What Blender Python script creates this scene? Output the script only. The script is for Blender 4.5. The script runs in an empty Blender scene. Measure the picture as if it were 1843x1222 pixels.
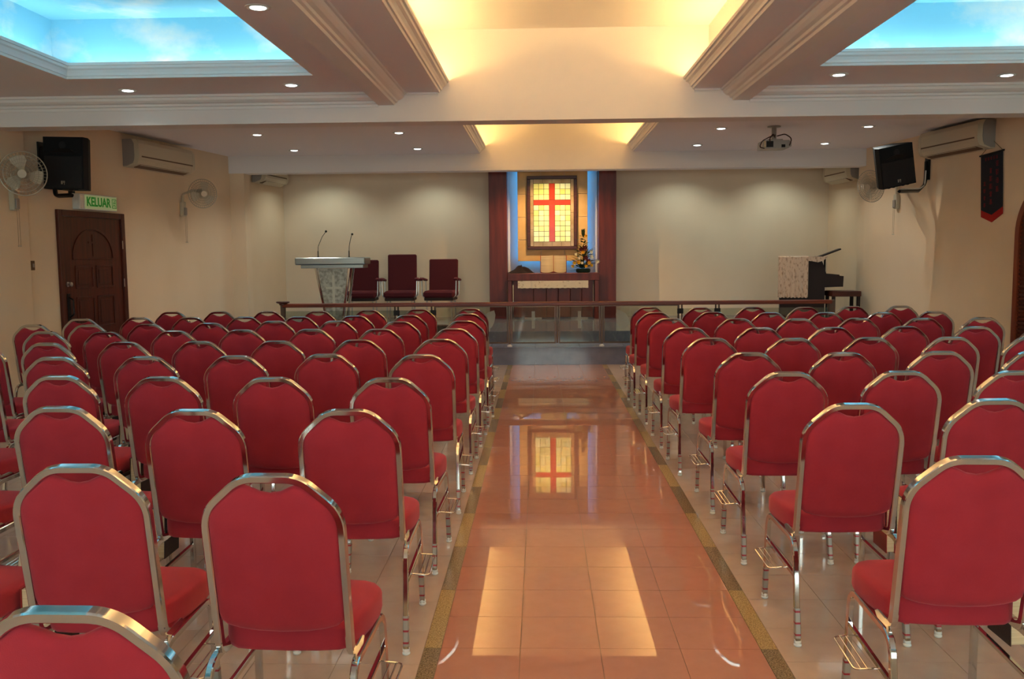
import bpy, math, random
from mathutils import Vector, Matrix
random.seed(7)
S = bpy.context.scene
COL = S.collection
PI = math.pi

# ------------------------------------------------------------------ camera
W, H = 1843, 1222
F_PX, YAW, PITCH, ROLL = 1638.65, 0.0320, 0.0933, -0.0092
CAM = Vector((-0.2152, 0.0, 1.4825))
fw = Vector((-math.sin(YAW)*math.cos(PITCH), math.cos(YAW)*math.cos(PITCH), -math.sin(PITCH)))
rt = Vector((math.cos(YAW), math.sin(YAW), 0))
up = rt.cross(fw)
r2 = math.cos(ROLL)*rt + math.sin(ROLL)*up
u2 = -math.sin(ROLL)*rt + math.cos(ROLL)*up
cd = bpy.data.cameras.new('camera'); cam = bpy.data.objects.new('camera', cd); COL.objects.link(cam)
cd.sensor_fit = 'HORIZONTAL'; cd.sensor_width = 36.0; cd.lens = F_PX*36.0/W
cd.clip_start = 0.05; cd.clip_end = 100
m = Matrix.Identity(4)
for i in range(3):
    m[i][0] = r2[i]; m[i][1] = u2[i]; m[i][2] = -fw[i]; m[i][3] = CAM[i]
cam.matrix_world = m
S.camera = cam

# ------------------------------------------------------------------ view, world, light levels
S.view_settings.view_transform = 'Standard'; S.view_settings.look = 'None'
S.view_settings.gamma = 1.0; S.view_settings.use_curve_mapping = False
S.view_settings.exposure = 0.62
wd = bpy.data.worlds.new('world'); S.world = wd; wd.use_nodes = True
bg = wd.node_tree.nodes['Background']; bg.inputs[0].default_value = (0.90, 0.95, 1.0, 1); bg.inputs[1].default_value = 7.6
COVE_E, SKY_E, DOWN_E, FARCOVE_E, LED_E, GLASS_E = 39.0, 12.5, 4.5, 30.0, 4.6, 0.27
CHANCEL_W, ALTAR_W, DOWN_W = 22.0, 115.0, 22.0

# ------------------------------------------------------------------ materials
MATS = {}
def srgb(r, g, b):
    f = lambda c: (c/255/12.92) if c/255 <= 0.04045 else ((c/255+0.055)/1.055)**2.4
    return (f(r), f(g), f(b), 1)
def mat(name, col, rough=0.5, metal=0.0, spec=0.5, noise=None, bump=None, emit=None, estr=0.0, sheen=0.0, trans=0.0, coat=0.0, alpha=None, ior=1.45):
    if name in MATS: return MATS[name]
    m = bpy.data.materials.new(name); m.use_nodes = True
    nt = m.node_tree; b = nt.nodes['Principled BSDF']
    b.inputs['Base Color'].default_value = col
    b.inputs['Roughness'].default_value = rough; b.inputs['Metallic'].default_value = metal
    b.inputs['Specular IOR Level'].default_value = spec; b.inputs['IOR'].default_value = ior
    if sheen: b.inputs['Sheen Weight'].default_value = sheen; b.inputs['Sheen Roughness'].default_value = 0.5; b.inputs['Sheen Tint'].default_value = (1.0, 0.35, 0.38, 1)
    if trans: b.inputs['Transmission Weight'].default_value = trans
    if coat: b.inputs['Coat Weight'].default_value = coat; b.inputs['Coat Roughness'].default_value = 0.05
    if alpha is not None: b.inputs['Alpha'].default_value = alpha
    if emit: b.inputs['Emission Color'].default_value = emit; b.inputs['Emission Strength'].default_value = estr
    tc = None
    if noise or bump:
        tc = nt.nodes.new('ShaderNodeTexCoord')
    if noise:   # (scale vec, detail, dark colour, amount position)
        sc, det, c2, lo, hi = noise
        mp = nt.nodes.new('ShaderNodeMapping'); mp.inputs['Scale'].default_value = sc
        n = nt.nodes.new('ShaderNodeTexNoise'); n.inputs['Scale'].default_value = 1.0; n.inputs['Detail'].default_value = det
        cr = nt.nodes.new('ShaderNodeValToRGB')
        cr.color_ramp.elements[0].position = lo; cr.color_ramp.elements[0].color = c2
        cr.color_ramp.elements[1].position = hi; cr.color_ramp.elements[1].color = col
        nt.links.new(tc.outputs['Object'], mp.inputs[0]); nt.links.new(mp.outputs[0], n.inputs['Vector'])
        nt.links.new(n.outputs['Fac'], cr.inputs[0]); nt.links.new(cr.outputs[0], b.inputs['Base Color'])
    if bump:
        sc, st = bump
        n = nt.nodes.new('ShaderNodeTexNoise'); n.inputs['Scale'].default_value = sc; n.inputs['Detail'].default_value = 3
        bp = nt.nodes.new('ShaderNodeBump'); bp.inputs['Strength'].default_value = st; bp.inputs['Distance'].default_value = 0.01
        nt.links.new(tc.outputs['Object'], n.inputs['Vector']); nt.links.new(n.outputs['Fac'], bp.inputs['Height'])
        nt.links.new(bp.outputs[0], b.inputs['Normal'])
    MATS[name] = m
    return m
def emis(name, col, st):
    if name in MATS: return MATS[name]
    m = bpy.data.materials.new(name); m.use_nodes = True; nt = m.node_tree
    nt.nodes.remove(nt.nodes['Principled BSDF'])
    e = nt.nodes.new('ShaderNodeEmission'); e.inputs[0].default_value = col; e.inputs[1].default_value = st
    nt.links.new(e.outputs[0], nt.nodes['Material Output'].inputs[0]); MATS[name] = m
    return m

M_wall = mat('wall_cream_paint', srgb(234, 208, 176), 0.75, noise=((1.2, 1.2, 0.8), 3, srgb(229, 202, 168), 0.35, 0.65), bump=(60, 0.04))
M_chwall = mat('chancel_wall_paint', srgb(234, 212, 184), 0.75, noise=((1.2, 1.2, 0.8), 3, srgb(228, 205, 177), 0.35, 0.65), bump=(60, 0.04))
M_ceil = mat('ceiling_white_paint', srgb(242, 236, 238), 0.8, bump=(40, 0.03))
M_beam = mat('beam_white_paint', srgb(236, 228, 224), 0.7, bump=(40, 0.03))
M_trim = mat('plaster_trim', srgb(240, 234, 230), 0.55)
M_chrome = mat('chrome', (0.66, 0.64, 0.62, 1), 0.085, 1.0)
M_post = mat('rail_post_steel', (0.13, 0.088, 0.068, 1), 0.40, 1.0)
M_steel = mat('brushed_steel', (0.42, 0.42, 0.39, 1), 0.30, 1.0, noise=((3, 3, 120), 2, (0.33, 0.34, 0.32, 1), 0.3, 0.7))
M_red = mat('red_fabric', (0.37, 0.027, 0.043, 1), 0.85, spec=0.2, sheen=0.35, noise=((9, 9, 9), 5, (0.33, 0.021, 0.034, 1), 0.3, 0.7), bump=(420, 0.12))
M_maroon = mat('maroon_fabric', (0.075, 0.010, 0.014, 1), 0.85, spec=0.2, sheen=0.15, bump=(300, 0.1))
M_aisle = mat('terracotta_tile', srgb(188, 134, 114), 0.018, spec=0.6, noise=((14, 14, 14), 5, srgb(185, 130, 110), 0.35, 0.65))
M_tile = mat('beige_tile', srgb(198, 175, 158), 0.09, spec=0.5, noise=((10, 10, 10), 5, srgb(193, 169, 152), 0.35, 0.65))
M_grout = mat('grout', srgb(140, 110, 90), 0.9)
M_gd = mat('dark_granite', srgb(150, 132, 104), 0.2, noise=((160, 160, 160), 4, srgb(104, 90, 68), 0.40, 0.6))
M_gl = mat('light_granite', srgb(186, 160, 112), 0.2, noise=((160, 160, 160), 4, srgb(146, 122, 80), 0.40, 0.58))
M_blue = mat('slate_blue_tile', srgb(128, 132, 152), 0.10, noise=((8, 8, 8), 4, srgb(118, 122, 142), 0.35, 0.65))
M_wood = mat('dark_red_wood', srgb(92, 42, 28), 0.35, noise=((3, 3, 30), 6, srgb(62, 26, 18), 0.3, 0.7))
M_door = mat('door_wood', srgb(92, 34, 18), 0.4, noise=((30, 30, 2.5), 6, srgb(62, 22, 11), 0.3, 0.7))
M_rail = mat('handrail_wood', srgb(128, 56, 30), 0.28, noise=((2, 30, 30), 6, srgb(92, 36, 20), 0.3, 0.7))
M_altar = mat('altar_wood', srgb(116, 40, 30), 0.4, noise=((14, 14, 1.6), 5, srgb(86, 28, 22), 0.3, 0.7))
M_piano = mat('piano_black_brown', srgb(40, 25, 20), 0.6, spec=0.3)
M_arch = mat('arch_frame_wood', srgb(140, 62, 34), 0.4, noise=((20, 20, 2), 5, srgb(112, 46, 26), 0.3, 0.7))
M_black = mat('black_plastic', (0.010, 0.010, 0.011, 1), 0.7, spec=0.25, bump=(200, 0.15))
M_grille = mat('speaker_grille', (0.010, 0.010, 0.011, 1), 0.65, bump=(500, 0.4))
M_bmetal = mat('black_metal', (0.015, 0.013, 0.013, 1), 0.35, 0.6)
M_ac = mat('aircon_plastic', srgb(206, 188, 160), 0.5)
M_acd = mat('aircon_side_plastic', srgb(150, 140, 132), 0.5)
M_slot = mat('aircon_slot', srgb(110, 82, 58), 0.7)
M_fan = mat('fan_plastic', srgb(196, 182, 158), 0.4)
M_wire = mat('fan_wire', srgb(170, 158, 138), 0.35, 0.3)
M_white = mat('white_plastic', srgb(226, 222, 214), 0.4)
M_clear = mat('clear_plastic', srgb(232, 228, 220), 0.25, spec=0.6)
M_sign = mat('exit_sign_face', srgb(206, 216, 178), 0.4, emit=srgb(190, 225, 150), estr=0.08)
M_green = mat('exit_green', srgb(34, 140, 44), 0.5, emit=srgb(30, 150, 40), estr=0.10)
M_gold = mat('altar_panel_stone', srgb(222, 184, 128), 0.55, noise=((6, 6, 6), 4, srgb(214, 174, 116), 0.35, 0.65))
M_back = mat('niche_white', srgb(225, 220, 215), 0.7)
M_lead = mat('lead_came', srgb(70, 66, 40), 0.5, 0.4)
M_border = mat('amber_border_glass', srgb(196, 168, 128), 0.2, noise=((4, 4, 4), 3, srgb(160, 128, 74), 0.35, 0.65), emit=srgb(190, 150, 90), estr=0.05)
M_redglass = mat('red_glass', srgb(190, 56, 20), 0.18, noise=((5, 5, 5), 4, srgb(168, 38, 16), 0.3, 0.7), emit=srgb(210, 70, 16), estr=GLASS_E*0.7)
M_page = mat('book_page', srgb(236, 214, 176), 0.8, noise=((2, 2, 300), 1, srgb(206, 178, 134), 0.3, 0.7))
M_bookb = mat('book_brown_cover', srgb(58, 30, 22), 0.5, bump=(200, 0.1))
M_bookr = mat('book_red_cover', srgb(160, 34, 26), 0.45)
M_lace = mat('lace_cloth', srgb(206, 176, 150), 0.9, noise=((40, 40, 16), 5, srgb(140, 106, 82), 0.30, 0.48), bump=(90, 0.4))
M_runner = mat('runner_cloth', srgb(232, 216, 192), 0.9, noise=((26, 40, 40), 4, srgb(176, 150, 116), 0.30, 0.42))
M_hat = mat('dark_cloth', srgb(30, 15, 18), 0.95, bump=(40, 0.3))
M_leaf = mat('leaf_green', srgb(52, 74, 24), 0.6, noise=((20, 20, 20), 3, srgb(34, 50, 18), 0.3, 0.7))
M_leafd = mat('leaf_dark', srgb(30, 52, 30), 0.6)
M_yel = mat('petal_yellow', srgb(236, 178, 26), 0.7)
M_wht = mat('petal_white', srgb(236, 226, 196), 0.7)
M_mar = mat('petal_maroon', srgb(96, 18, 26), 0.7)
M_ban = mat('banner_black', (0.012, 0.013, 0.018, 1), 0.9, bump=(150, 0.2))
M_banr = mat('banner_red', srgb(170, 24, 14), 0.85)
M_chr = mat('banner_character', srgb(120, 20, 24), 0.85)
M_cord = mat('cord', srgb(130, 100, 70), 0.8)
M_cable = mat('cable_dark', srgb(60, 30, 20), 0.6)
M_proj = mat('projector_grey', srgb(168, 160, 150), 0.4)
M_darkgap = mat('dark_recess', (0.02, 0.018, 0.016, 1), 0.8)
M_brass = mat('aged_brass', (0.42, 0.30, 0.14, 1), 0.35, 1.0)
M_silver = mat('satin_silver', (0.6, 0.58, 0.54, 1), 0.3, 1.0)
M_etch = mat('etched_glass', srgb(190, 190, 176), 0.6, alpha=0.42)
E_cove = emis('cove_tube_warm', (1.0, 0.66, 0.24, 1), COVE_E)
E_far = emis('far_cove_tube_warm', (1.0, 0.64, 0.20, 1), FARCOVE_E)
E_sky = emis('sky_tube_cool', (0.80, 0.95, 1.0, 1), SKY_E)
E_down = emis('downlight_bulb', (0.92, 1.0, 0.97, 1), DOWN_E)
E_led = emis('blue_led', (0.04, 0.42, 1.0, 1), LED_E)

def glass_mat():
    m = bpy.data.materials.new('rail_glass'); m.use_nodes = True; nt = m.node_tree
    nt.nodes.remove(nt.nodes['Principled BSDF'])
    t = nt.nodes.new('ShaderNodeBsdfTransparent'); t.inputs[0].default_value = (0.80, 0.86, 0.82, 1)
    g = nt.nodes.new('ShaderNodeBsdfGlossy'); g.inputs[0].default_value = (1, 1, 1, 1); g.inputs[1].default_value = 0.03
    mx = nt.nodes.new('ShaderNodeMixShader'); fr = nt.nodes.new('ShaderNodeFresnel'); fr.inputs[0].default_value = 1.5
    ad = nt.nodes.new('ShaderNodeMath'); ad.operation = 'ADD'; ad.inputs[1].default_value = 0.03
    nt.links.new(fr.outputs[0], ad.inputs[0]); nt.links.new(ad.outputs[0], mx.inputs[0])
    nt.links.new(t.outputs[0], mx.inputs[1]); nt.links.new(g.outputs[0], mx.inputs[2])
    nt.links.new(mx.outputs[0], nt.nodes['Material Output'].inputs[0])
    return m
M_glass = glass_mat()
def sky_mat():
    m = bpy.data.materials.new('painted_sky'); m.use_nodes = True; nt = m.node_tree
    b = nt.nodes['Principled BSDF']; b.inputs['Roughness'].default_value = 0.9; b.inputs['Specular IOR Level'].default_value = 0.1
    tc = nt.nodes.new('ShaderNodeTexCoord'); mp = nt.nodes.new('ShaderNodeMapping'); mp.inputs['Scale'].default_value = (0.8, 0.8, 1.25)
    mp.inputs['Location'].default_value = (0.35, 0.1, 0.2)
    n = nt.nodes.new('ShaderNodeTexNoise'); n.inputs['Scale'].default_value = 1.5; n.inputs['Detail'].default_value = 7; n.inputs['Roughness'].default_value = 0.55
    cr = nt.nodes.new('ShaderNodeValToRGB')
    cr.color_ramp.elements[0].position = 0.50; cr.color_ramp.elements[0].color = srgb(138, 203, 222)
    cr.color_ramp.elements[1].position = 0.66; cr.color_ramp.elements[1].color = srgb(218, 222, 216)
    nt.links.new(tc.outputs['Object'], mp.inputs[0]); nt.links.new(mp.outputs[0], n.inputs['Vector'])
    nt.links.new(n.outputs['Fac'], cr.inputs[0]); nt.links.new(cr.outputs[0], b.inputs['Base Color'])
    return m
M_sky = sky_mat()
def pane_mat():
    m = bpy.data.materials.new('yellow_glass'); m.use_nodes = True; nt = m.node_tree
    b = nt.nodes['Principled BSDF']; b.inputs['Roughness'].default_value = 0.2
    oi = nt.nodes.new('ShaderNodeObjectInfo'); cr = nt.nodes.new('ShaderNodeValToRGB')
    cr.color_ramp.elements[0].color = srgb(216, 206, 104); cr.color_ramp.elements[1].color = srgb(236, 234, 176)
    nt.links.new(oi.outputs['Random'], cr.inputs[0])
    nt.links.new(cr.outputs[0], b.inputs['Base Color']); nt.links.new(cr.outputs[0], b.inputs['Emission Color'])
    b.inputs['Emission Strength'].default_value = GLASS_E
    return m
M_pane = pane_mat()
def film_mat():
    m = bpy.data.materials.new('printed_film'); m.use_nodes = True; nt = m.node_tree
    b = nt.nodes['Principled BSDF']; b.inputs['Roughness'].default_value = 0.3; b.inputs['Metallic'].default_value = 0.35
    tc = nt.nodes.new('ShaderNodeTexCoord'); sp = nt.nodes.new('ShaderNodeSeparateXYZ')
    mu = nt.nodes.new('ShaderNodeMath'); mu.operation = 'MULTIPLY'; mu.inputs[1].default_value = 24.0
    fr = nt.nodes.new('ShaderNodeMath'); fr.operation = 'FRACT'
    cr = nt.nodes.new('ShaderNodeValToRGB'); cr.color_ramp.interpolation = 'CONSTANT'
    cr.color_ramp.elements[0].color = srgb(158, 46, 54); cr.color_ramp.elements[1].position = 0.17; cr.color_ramp.elements[1].color = srgb(158, 148, 138)
    nt.links.new(tc.outputs['Object'], sp.inputs[0]); nt.links.new(sp.outputs['Z'], mu.inputs[0]); nt.links.new(mu.outputs[0], fr.inputs[0])
    nt.links.new(fr.outputs[0], cr.inputs[0]); nt.links.new(cr.outputs[0], b.inputs['Base Color'])
    return m
M_film = film_mat()

# ------------------------------------------------------------------ mesh helpers
class MB:
    def __init__(s): s.v = []; s.f = []
    def add(s, vs, fs, M=None):
        o = len(s.v)
        for p in vs:
            p = Vector(p); s.v.append(tuple(M @ p) if M is not None else tuple(p))
        s.f += [tuple(i+o for i in f) for f in fs]; return s
    def box(s, x0, x1, y0, y1, z0, z1, b=0.0, M=None):
        if b <= 0:
            vs = [(x, y, z) for z in (z0, z1) for y in (y0, y1) for x in (x0, x1)]
            return s.add(vs, [(0, 2, 3, 1), (4, 5, 7, 6), (0, 1, 5, 4), (2, 6, 7, 3), (0, 4, 6, 2), (1, 3, 7, 5)], M)
        vs = []; idx = {}
        X = (x0, x1); Y = (y0, y1); Z = (z0, z1)
        for i in (0, 1):
            for j in (0, 1):
                for k in (0, 1):
                    sx, sy, sz = (1-2*i), (1-2*j), (1-2*k)
                    for a in range(3):
                        p = [X[i]+sx*b, Y[j]+sy*b, Z[k]+sz*b]; p[a] = (X[i], Y[j], Z[k])[a]
                        idx[i, j, k, a] = len(vs); vs.append(p)
        fs = []
        for i in (0, 1):
            fs.append([idx[i, j, k, 0] for j, k in ((0, 0), (0, 1), (1, 1), (1, 0))][::(1 if i == 0 else -1)])
            fs.append([idx[j, i, k, 1] for j, k in ((0, 0), (1, 0), (1, 1), (0, 1))][::(1 if i == 0 else -1)])
            fs.append([idx[j, k, i, 2] for j, k in ((0, 0), (0, 1), (1, 1), (1, 0))][::(1 if i == 0 else -1)])
        for i in (0, 1):
            for j in (0, 1):
                f = [idx[i, j, 0, 0], idx[i, j, 1, 0], idx[i, j, 1, 1], idx[i, j, 0, 1]]; fs.append(f if i == j else f[::-1])
                f = [idx[i, 0, j, 0], idx[i, 0, j, 2], idx[i, 1, j, 2], idx[i, 1, j, 0]]; fs.append(f if i == j else f[::-1])
                f = [idx[0, i, j, 1], idx[1, i, j, 1], idx[1, i, j, 2], idx[0, i, j, 2]]; fs.append(f if i == j else f[::-1])
        for i in (0, 1):
            for j in (0, 1):
                for k in (0, 1):
                    f = [idx[i, j, k, 0], idx[i, j, k, 1], idx[i, j, k, 2]]
                    fs.append(f if (i+j+k) % 2 == 1 else f[::-1])
        return s.add(vs, fs, M)
    def prism(s, poly, lo, hi, axis='z', M=None):
        def P(a, b, c):
            return {'z': (a, b, c), 'y': (a, c, b), 'x': (c, a, b)}[axis]
        n = len(poly)
        vs = [P(a, b, lo) for a, b in poly]+[P(a, b, hi) for a, b in poly]
        fs = [tuple(range(n))[::-1], tuple(range(n, 2*n))]+[(i, (i+1) % n, n+(i+1) % n, n+i) for i in range(n)]
        return s.add(vs, fs, M)
    def sweep(s, path, prof, closed=False, a0=None, caps=True, M=None):
        P = [Vector(p) for p in path]; n = len(P)
        T = []
        for i in range(n):
            if closed: t = (P[(i+1) % n]-P[i]).normalized()+(P[i]-P[i-1]).normalized()
            elif i == 0: t = P[1]-P[0]
            elif i == n-1: t = P[-1]-P[-2]
            else: t = (P[i+1]-P[i]).normalized()+(P[i]-P[i-1]).normalized()
            T.append(t.normalized())
        a = Vector(a0) if a0 is not None else (Vector((0, 0, 1)) if abs(T[0].z) < 0.9 else Vector((1, 0, 0)))
        a = (a-T[0]*a.dot(T[0])).normalized()
        vs = []; k = len(prof)
        for i in range(n):
            if i:
                q = T[i-1].rotation_difference(T[i]); a = q @ a
                a = (a-T[i]*a.dot(T[i])).normalized()
            b = T[i].cross(a)
            sc = 1.0
            if (0 < i < n-1) or closed:
                c = (P[i]-P[i-1]).normalized().dot(T[i]); sc = 1.0/max(0.6, c) if False else 1.0
            for (u, w) in prof: vs.append(P[i]+a*u*sc+b*w*sc)
        fs = []
        m_ = n if closed else n-1
        for i in range(m_):
            for j in range(k):
                A = i*k+j; B = i*k+(j+1) % k; C_ = ((i+1) % n)*k+(j+1) % k; D = ((i+1) % n)*k+j
                fs.append((A, B, C_, D))
        if caps and not closed: fs += [tuple(range(k))[::-1], tuple(range((n-1)*k, n*k))]
        return s.add(vs, fs, M)
    def tube(s, path, r, n=8, closed=False, M=None):
        return s.sweep(path, [(r*math.cos(2*PI*i/n), r*math.sin(2*PI*i/n)) for i in range(n)], closed, M=M)
    def lathe(s, prof, n=16, M=None):   # prof: (r,z)
        vs = []; k = len(prof)
        for i in range(n):
            a = 2*PI*i/n
            vs += [(r*math.cos(a), r*math.sin(a), z) for r, z in prof]
        fs = []
        for i in range(n):
            for j in range(k-1):
                A = i*k+j; B = ((i+1) % n)*k+j
                fs.append((A, B, B+1, A+1))
        if prof[0][0] > 1e-6: fs.append(tuple(i*k for i in range(n))[::-1])
        if prof[-1][0] > 1e-6: fs.append(tuple(i*k+k-1 for i in range(n)))
        return s.add(vs, fs, M)
    def ball(s, c, r, nu=8, nv=5, sq=(1, 1, 1)):
        prof = [(math.sin(PI*j/nv)*r+1e-7, -math.cos(PI*j/nv)*r) for j in range(nv+1)]
        return s.lathe(prof, nu, Matrix.Translation(c) @ Matrix.Diagonal((sq[0], sq[1], sq[2], 1)))
    def mesh(s, name, mat_, smooth=False, angle=40):
        me = bpy.data.meshes.new(name); me.from_pydata(s.v, [], s.f); me.validate(clean_customdata=False)
        if mat_ is not None: me.materials.append(mat_)
        if smooth:
            me.polygons.foreach_set('use_smooth', [True]*len(me.polygons))
            try: me.set_sharp_from_angle(angle=math.radians(angle))
            except Exception: pass
        me.update(); return me
    def build(s, name, mat_, parent=None, smooth=False, angle=40, **tags):
        return link(name, s.mesh(name, mat_, smooth, angle), parent, **tags)
def link(name, me, parent=None, **tags):
    o = bpy.data.objects.new(name, me); COL.objects.link(o)
    if parent is not None: o.parent = parent
    for k, v in tags.items():
        if v: o[k] = v
    return o
def thing(name, label, category, loc=(0, 0, 0), rotz=0.0, group=None):
    o = bpy.data.objects.new(name, None); COL.objects.link(o); o.empty_display_size = 0.1
    o.location = loc; o.rotation_euler = (0, 0, rotz); o['label'] = label; o['category'] = category
    if group: o['group'] = group
    return o
def root(name, loc=(0, 0, 0), rotz=0.0):          # root of a piece of the setting
    o = bpy.data.objects.new(name, None); COL.objects.link(o); o.location = loc; o.rotation_euler = (0, 0, rotz); o['kind'] = 'structure'; return o
def struct(name, mb, mt, parent=None, smooth=False, label=None):
    o = mb.build(name, mt, parent, smooth)
    if parent is None: o['kind'] = 'structure'
    if label: o['label'] = label
    return o
def copy_tree(o, parent=None):
    c = o.copy(); COL.objects.link(c)
    if parent is not None:
        c.parent = parent
    for ch in list(o.children): copy_tree(ch, c)
    return c
def fillet(pts, r, n=5):
    P = [Vector(p) for p in pts]; rs = r if isinstance(r, (list, tuple)) else [r]*(len(P)-2)
    out = [P[0]]
    for i in range(1, len(P)-1):
        a = (P[i-1]-P[i]); b = (P[i+1]-P[i]); la, lb = a.length, b.length; a.normalize(); b.normalize()
        ang = a.angle(b); d = rs[i-1]/math.tan(ang/2); d = min(d, la*0.49, lb*0.49)
        p0 = P[i]+a*d; p1 = P[i]+b*d
        for k in range(n+1):
            t = k/n; out.append((1-t)**2*p0+2*t*(1-t)*P[i]+t*t*p1)
    out.append(P[-1]); return out
def rectprof(w, h, b=0.003):
    w, h = w/2, h/2
    return [(w-b, -h), (w, -h+b), (w, h-b), (w-b, h), (-w+b, h), (-w, h-b), (-w, -h+b), (-w+b, -h)]
def text_mesh(body, size, depth, mat_):
    cu = bpy.data.curves.new('t', 'FONT'); cu.body = body; cu.size = size; cu.extrude = depth; cu.align_x = 'CENTER'; cu.align_y = 'CENTER'
    cu.resolution_u = 3; cu.offset = 0.0035
    o = bpy.data.objects.new('t', cu); COL.objects.link(o)
    dg = bpy.context.evaluated_depsgraph_get(); me = bpy.data.meshes.new_from_object(o.evaluated_get(dg))
    bpy.data.objects.remove(o); bpy.data.curves.remove(cu)
    me.materials.clear(); me.materials.append(mat_); return me

# wall planes (the side walls splay a little toward the back of the room)
def xL(y): return -4.958-0.13*(14.165-y)
def xR(y): return 4.608+0.133*(13.993-y)
ANG_L = math.atan2(1.0, 0.13)           # local x runs along the left wall toward the chancel
ANG_R = math.atan2(-1.0, 0.133)         # local x runs along the right wall toward the camera
ZC = 3.011                              # main ceiling height
YB = 15.85                              # back wall
P1, P2 = 0.24, 0.40                     # platform heights

# ================================================================== SETTING
# floor: grout bed, aisle tiles, granite borders, side tiles
floor = struct('floor', MB().box(-7.0, 6.6, -3.2, 12.17, -0.12, -0.003), M_grout)
AY0 = 3.316-0.3*20
tile_me = MB().box(-0.1488, 0.1488, -0.1488, 0.1488, -0.02, 0.0).mesh('tile', M_aisle)
nrow = 0
y = AY0
while y < 12.1:
    for k in range(4):
        y1 = min(y+0.3, 12.17)
        o = link('tile', tile_me, floor); o.location = (-0.45+0.3*k, (y+y1)/2, 0); o.scale = (1, (y1-y)/0.3, 1)
    y += 0.3
bl_d = MB().box(-0.031, 0.031, -0.2988, 0.2988, -0.02, 0.0004).mesh('border_block', M_gd)
bl_l = MB().box(-0.031, 0.031, -0.2988, 0.2988, -0.02, 0.0004).mesh('border_block', M_gl)
y = 3.316-0.6*10; k = 0
while y < 12.1:
    y1 = min(y+0.6, 12.17)
    for sx in (-1, 1):
        o = link('border_block', bl_d if k % 2 == 1 else bl_l, floor); o.location = (sx*0.6325, (y+y1)/2, 0); o.scale = (1, (y1-y)/0.6, 1)
    y += 0.6; k += 1
stile_me = MB().box(-0.1518, 0.1518, -0.149, 0.149, -0.02, 0.0).mesh('tile', M_tile)
cand = []
for sx in (-1, 1):
    off = 3.174 if sx < 0 else 3.212
    for i in range(20):
        for j in range(-21, 30):
            cx, cy = sx*(0.6645+0.153+0.306*i), off+0.15+0.3*j
            if abs(cx) < 6.4: cand.append((cx, cy))
vis = []
for cx, cy in cand:
    d = Vector((cx, cy, 0))-CAM; z = d.dot(fw)
    if z > 0.5:
        px = W/2+F_PX*d.dot(r2)/z; py = H/2-F_PX*d.dot(u2)/z
        if -60 < px < W+60 and py < H+90: vis.append((z, cx, cy))
vis.sort(); near = set((c[1], c[2]) for c in vis[:290])
rest = MB()
for cx, cy in cand:
    y1 = min(cy+0.149, 12.17)
    if y1 < cy-0.1: continue
    if (cx, cy) in near:
        o = link('tile', stile_me, floor); o.location = (cx, cy, 0)
    else:
        rest.box(cx-0.1518, cx+0.1518, cy-0.149, y1, -0.02, 0.0)
o = rest.build('side_tiles', M_tile, floor); o['kind'] = 'stuff'

# platform in two levels, its riser faced with slate blue tiles
plat = root('platform', (0, 12.17, 0))
MB().box(-5.1, 5.1, 0.012, 0.60, -0.1, P1-0.012).build('lower_step', M_blue, plat)
MB().box(-5.1, 5.1, 0.60, 3.9, -0.1, P2).build('upper_deck', M_blue, plat)
rt_me = MB().box(-0.298, 0.298, 0, 0.012, 0.003, P1-0.014).mesh('riser_tile', M_blue)
tt_me = MB().box(-0.298, 0.298, -0.012, 0.60, P1-0.012, P1, 0.002).mesh('tread_tile', M_blue)
for i in range(17):
    o = link('riser_tile', rt_me, plat); o.location = (-4.8+0.6*i+0.006, 0, 0)
    o = link('tread_tile', tt_me, plat); o.location = (-4.8+0.6*i+0.006, 0, 0)

# walls
def wall(name, inner, xo, z1=3.75, mt=M_wall):
    poly = inner+[(xo, inner[-1][1]), (xo, inner[0][1])]
    return struct(name, MB().prism(poly, -0.1, z1), mt)
wall('wall_left', [(-4.66, 16.0), (-4.83, 14.26), (-4.755, 14.26), (-4.755, 14.0), (xL(14.0), 14.0), (xL(9.35), 9.35), (-5.52, 9.35), (-5.52, -3.2)], -7.0)
wall('wall_right', [(4.69, 16.0), (4.80, 14.26), (4.66, 14.26), (xR(14.0)+0.06, 14.0), (xR(11.99)+0.06, 11.99), (xR(11.99), 11.99), (xR(9.18), 9.18), (5.26, 8.7), (5.26, -3.2)], 6.6)
struct('wall_back', MB().box(-5.2, 5.2, YB, YB+0.2, 0, 3.75), M_chwall)
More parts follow.
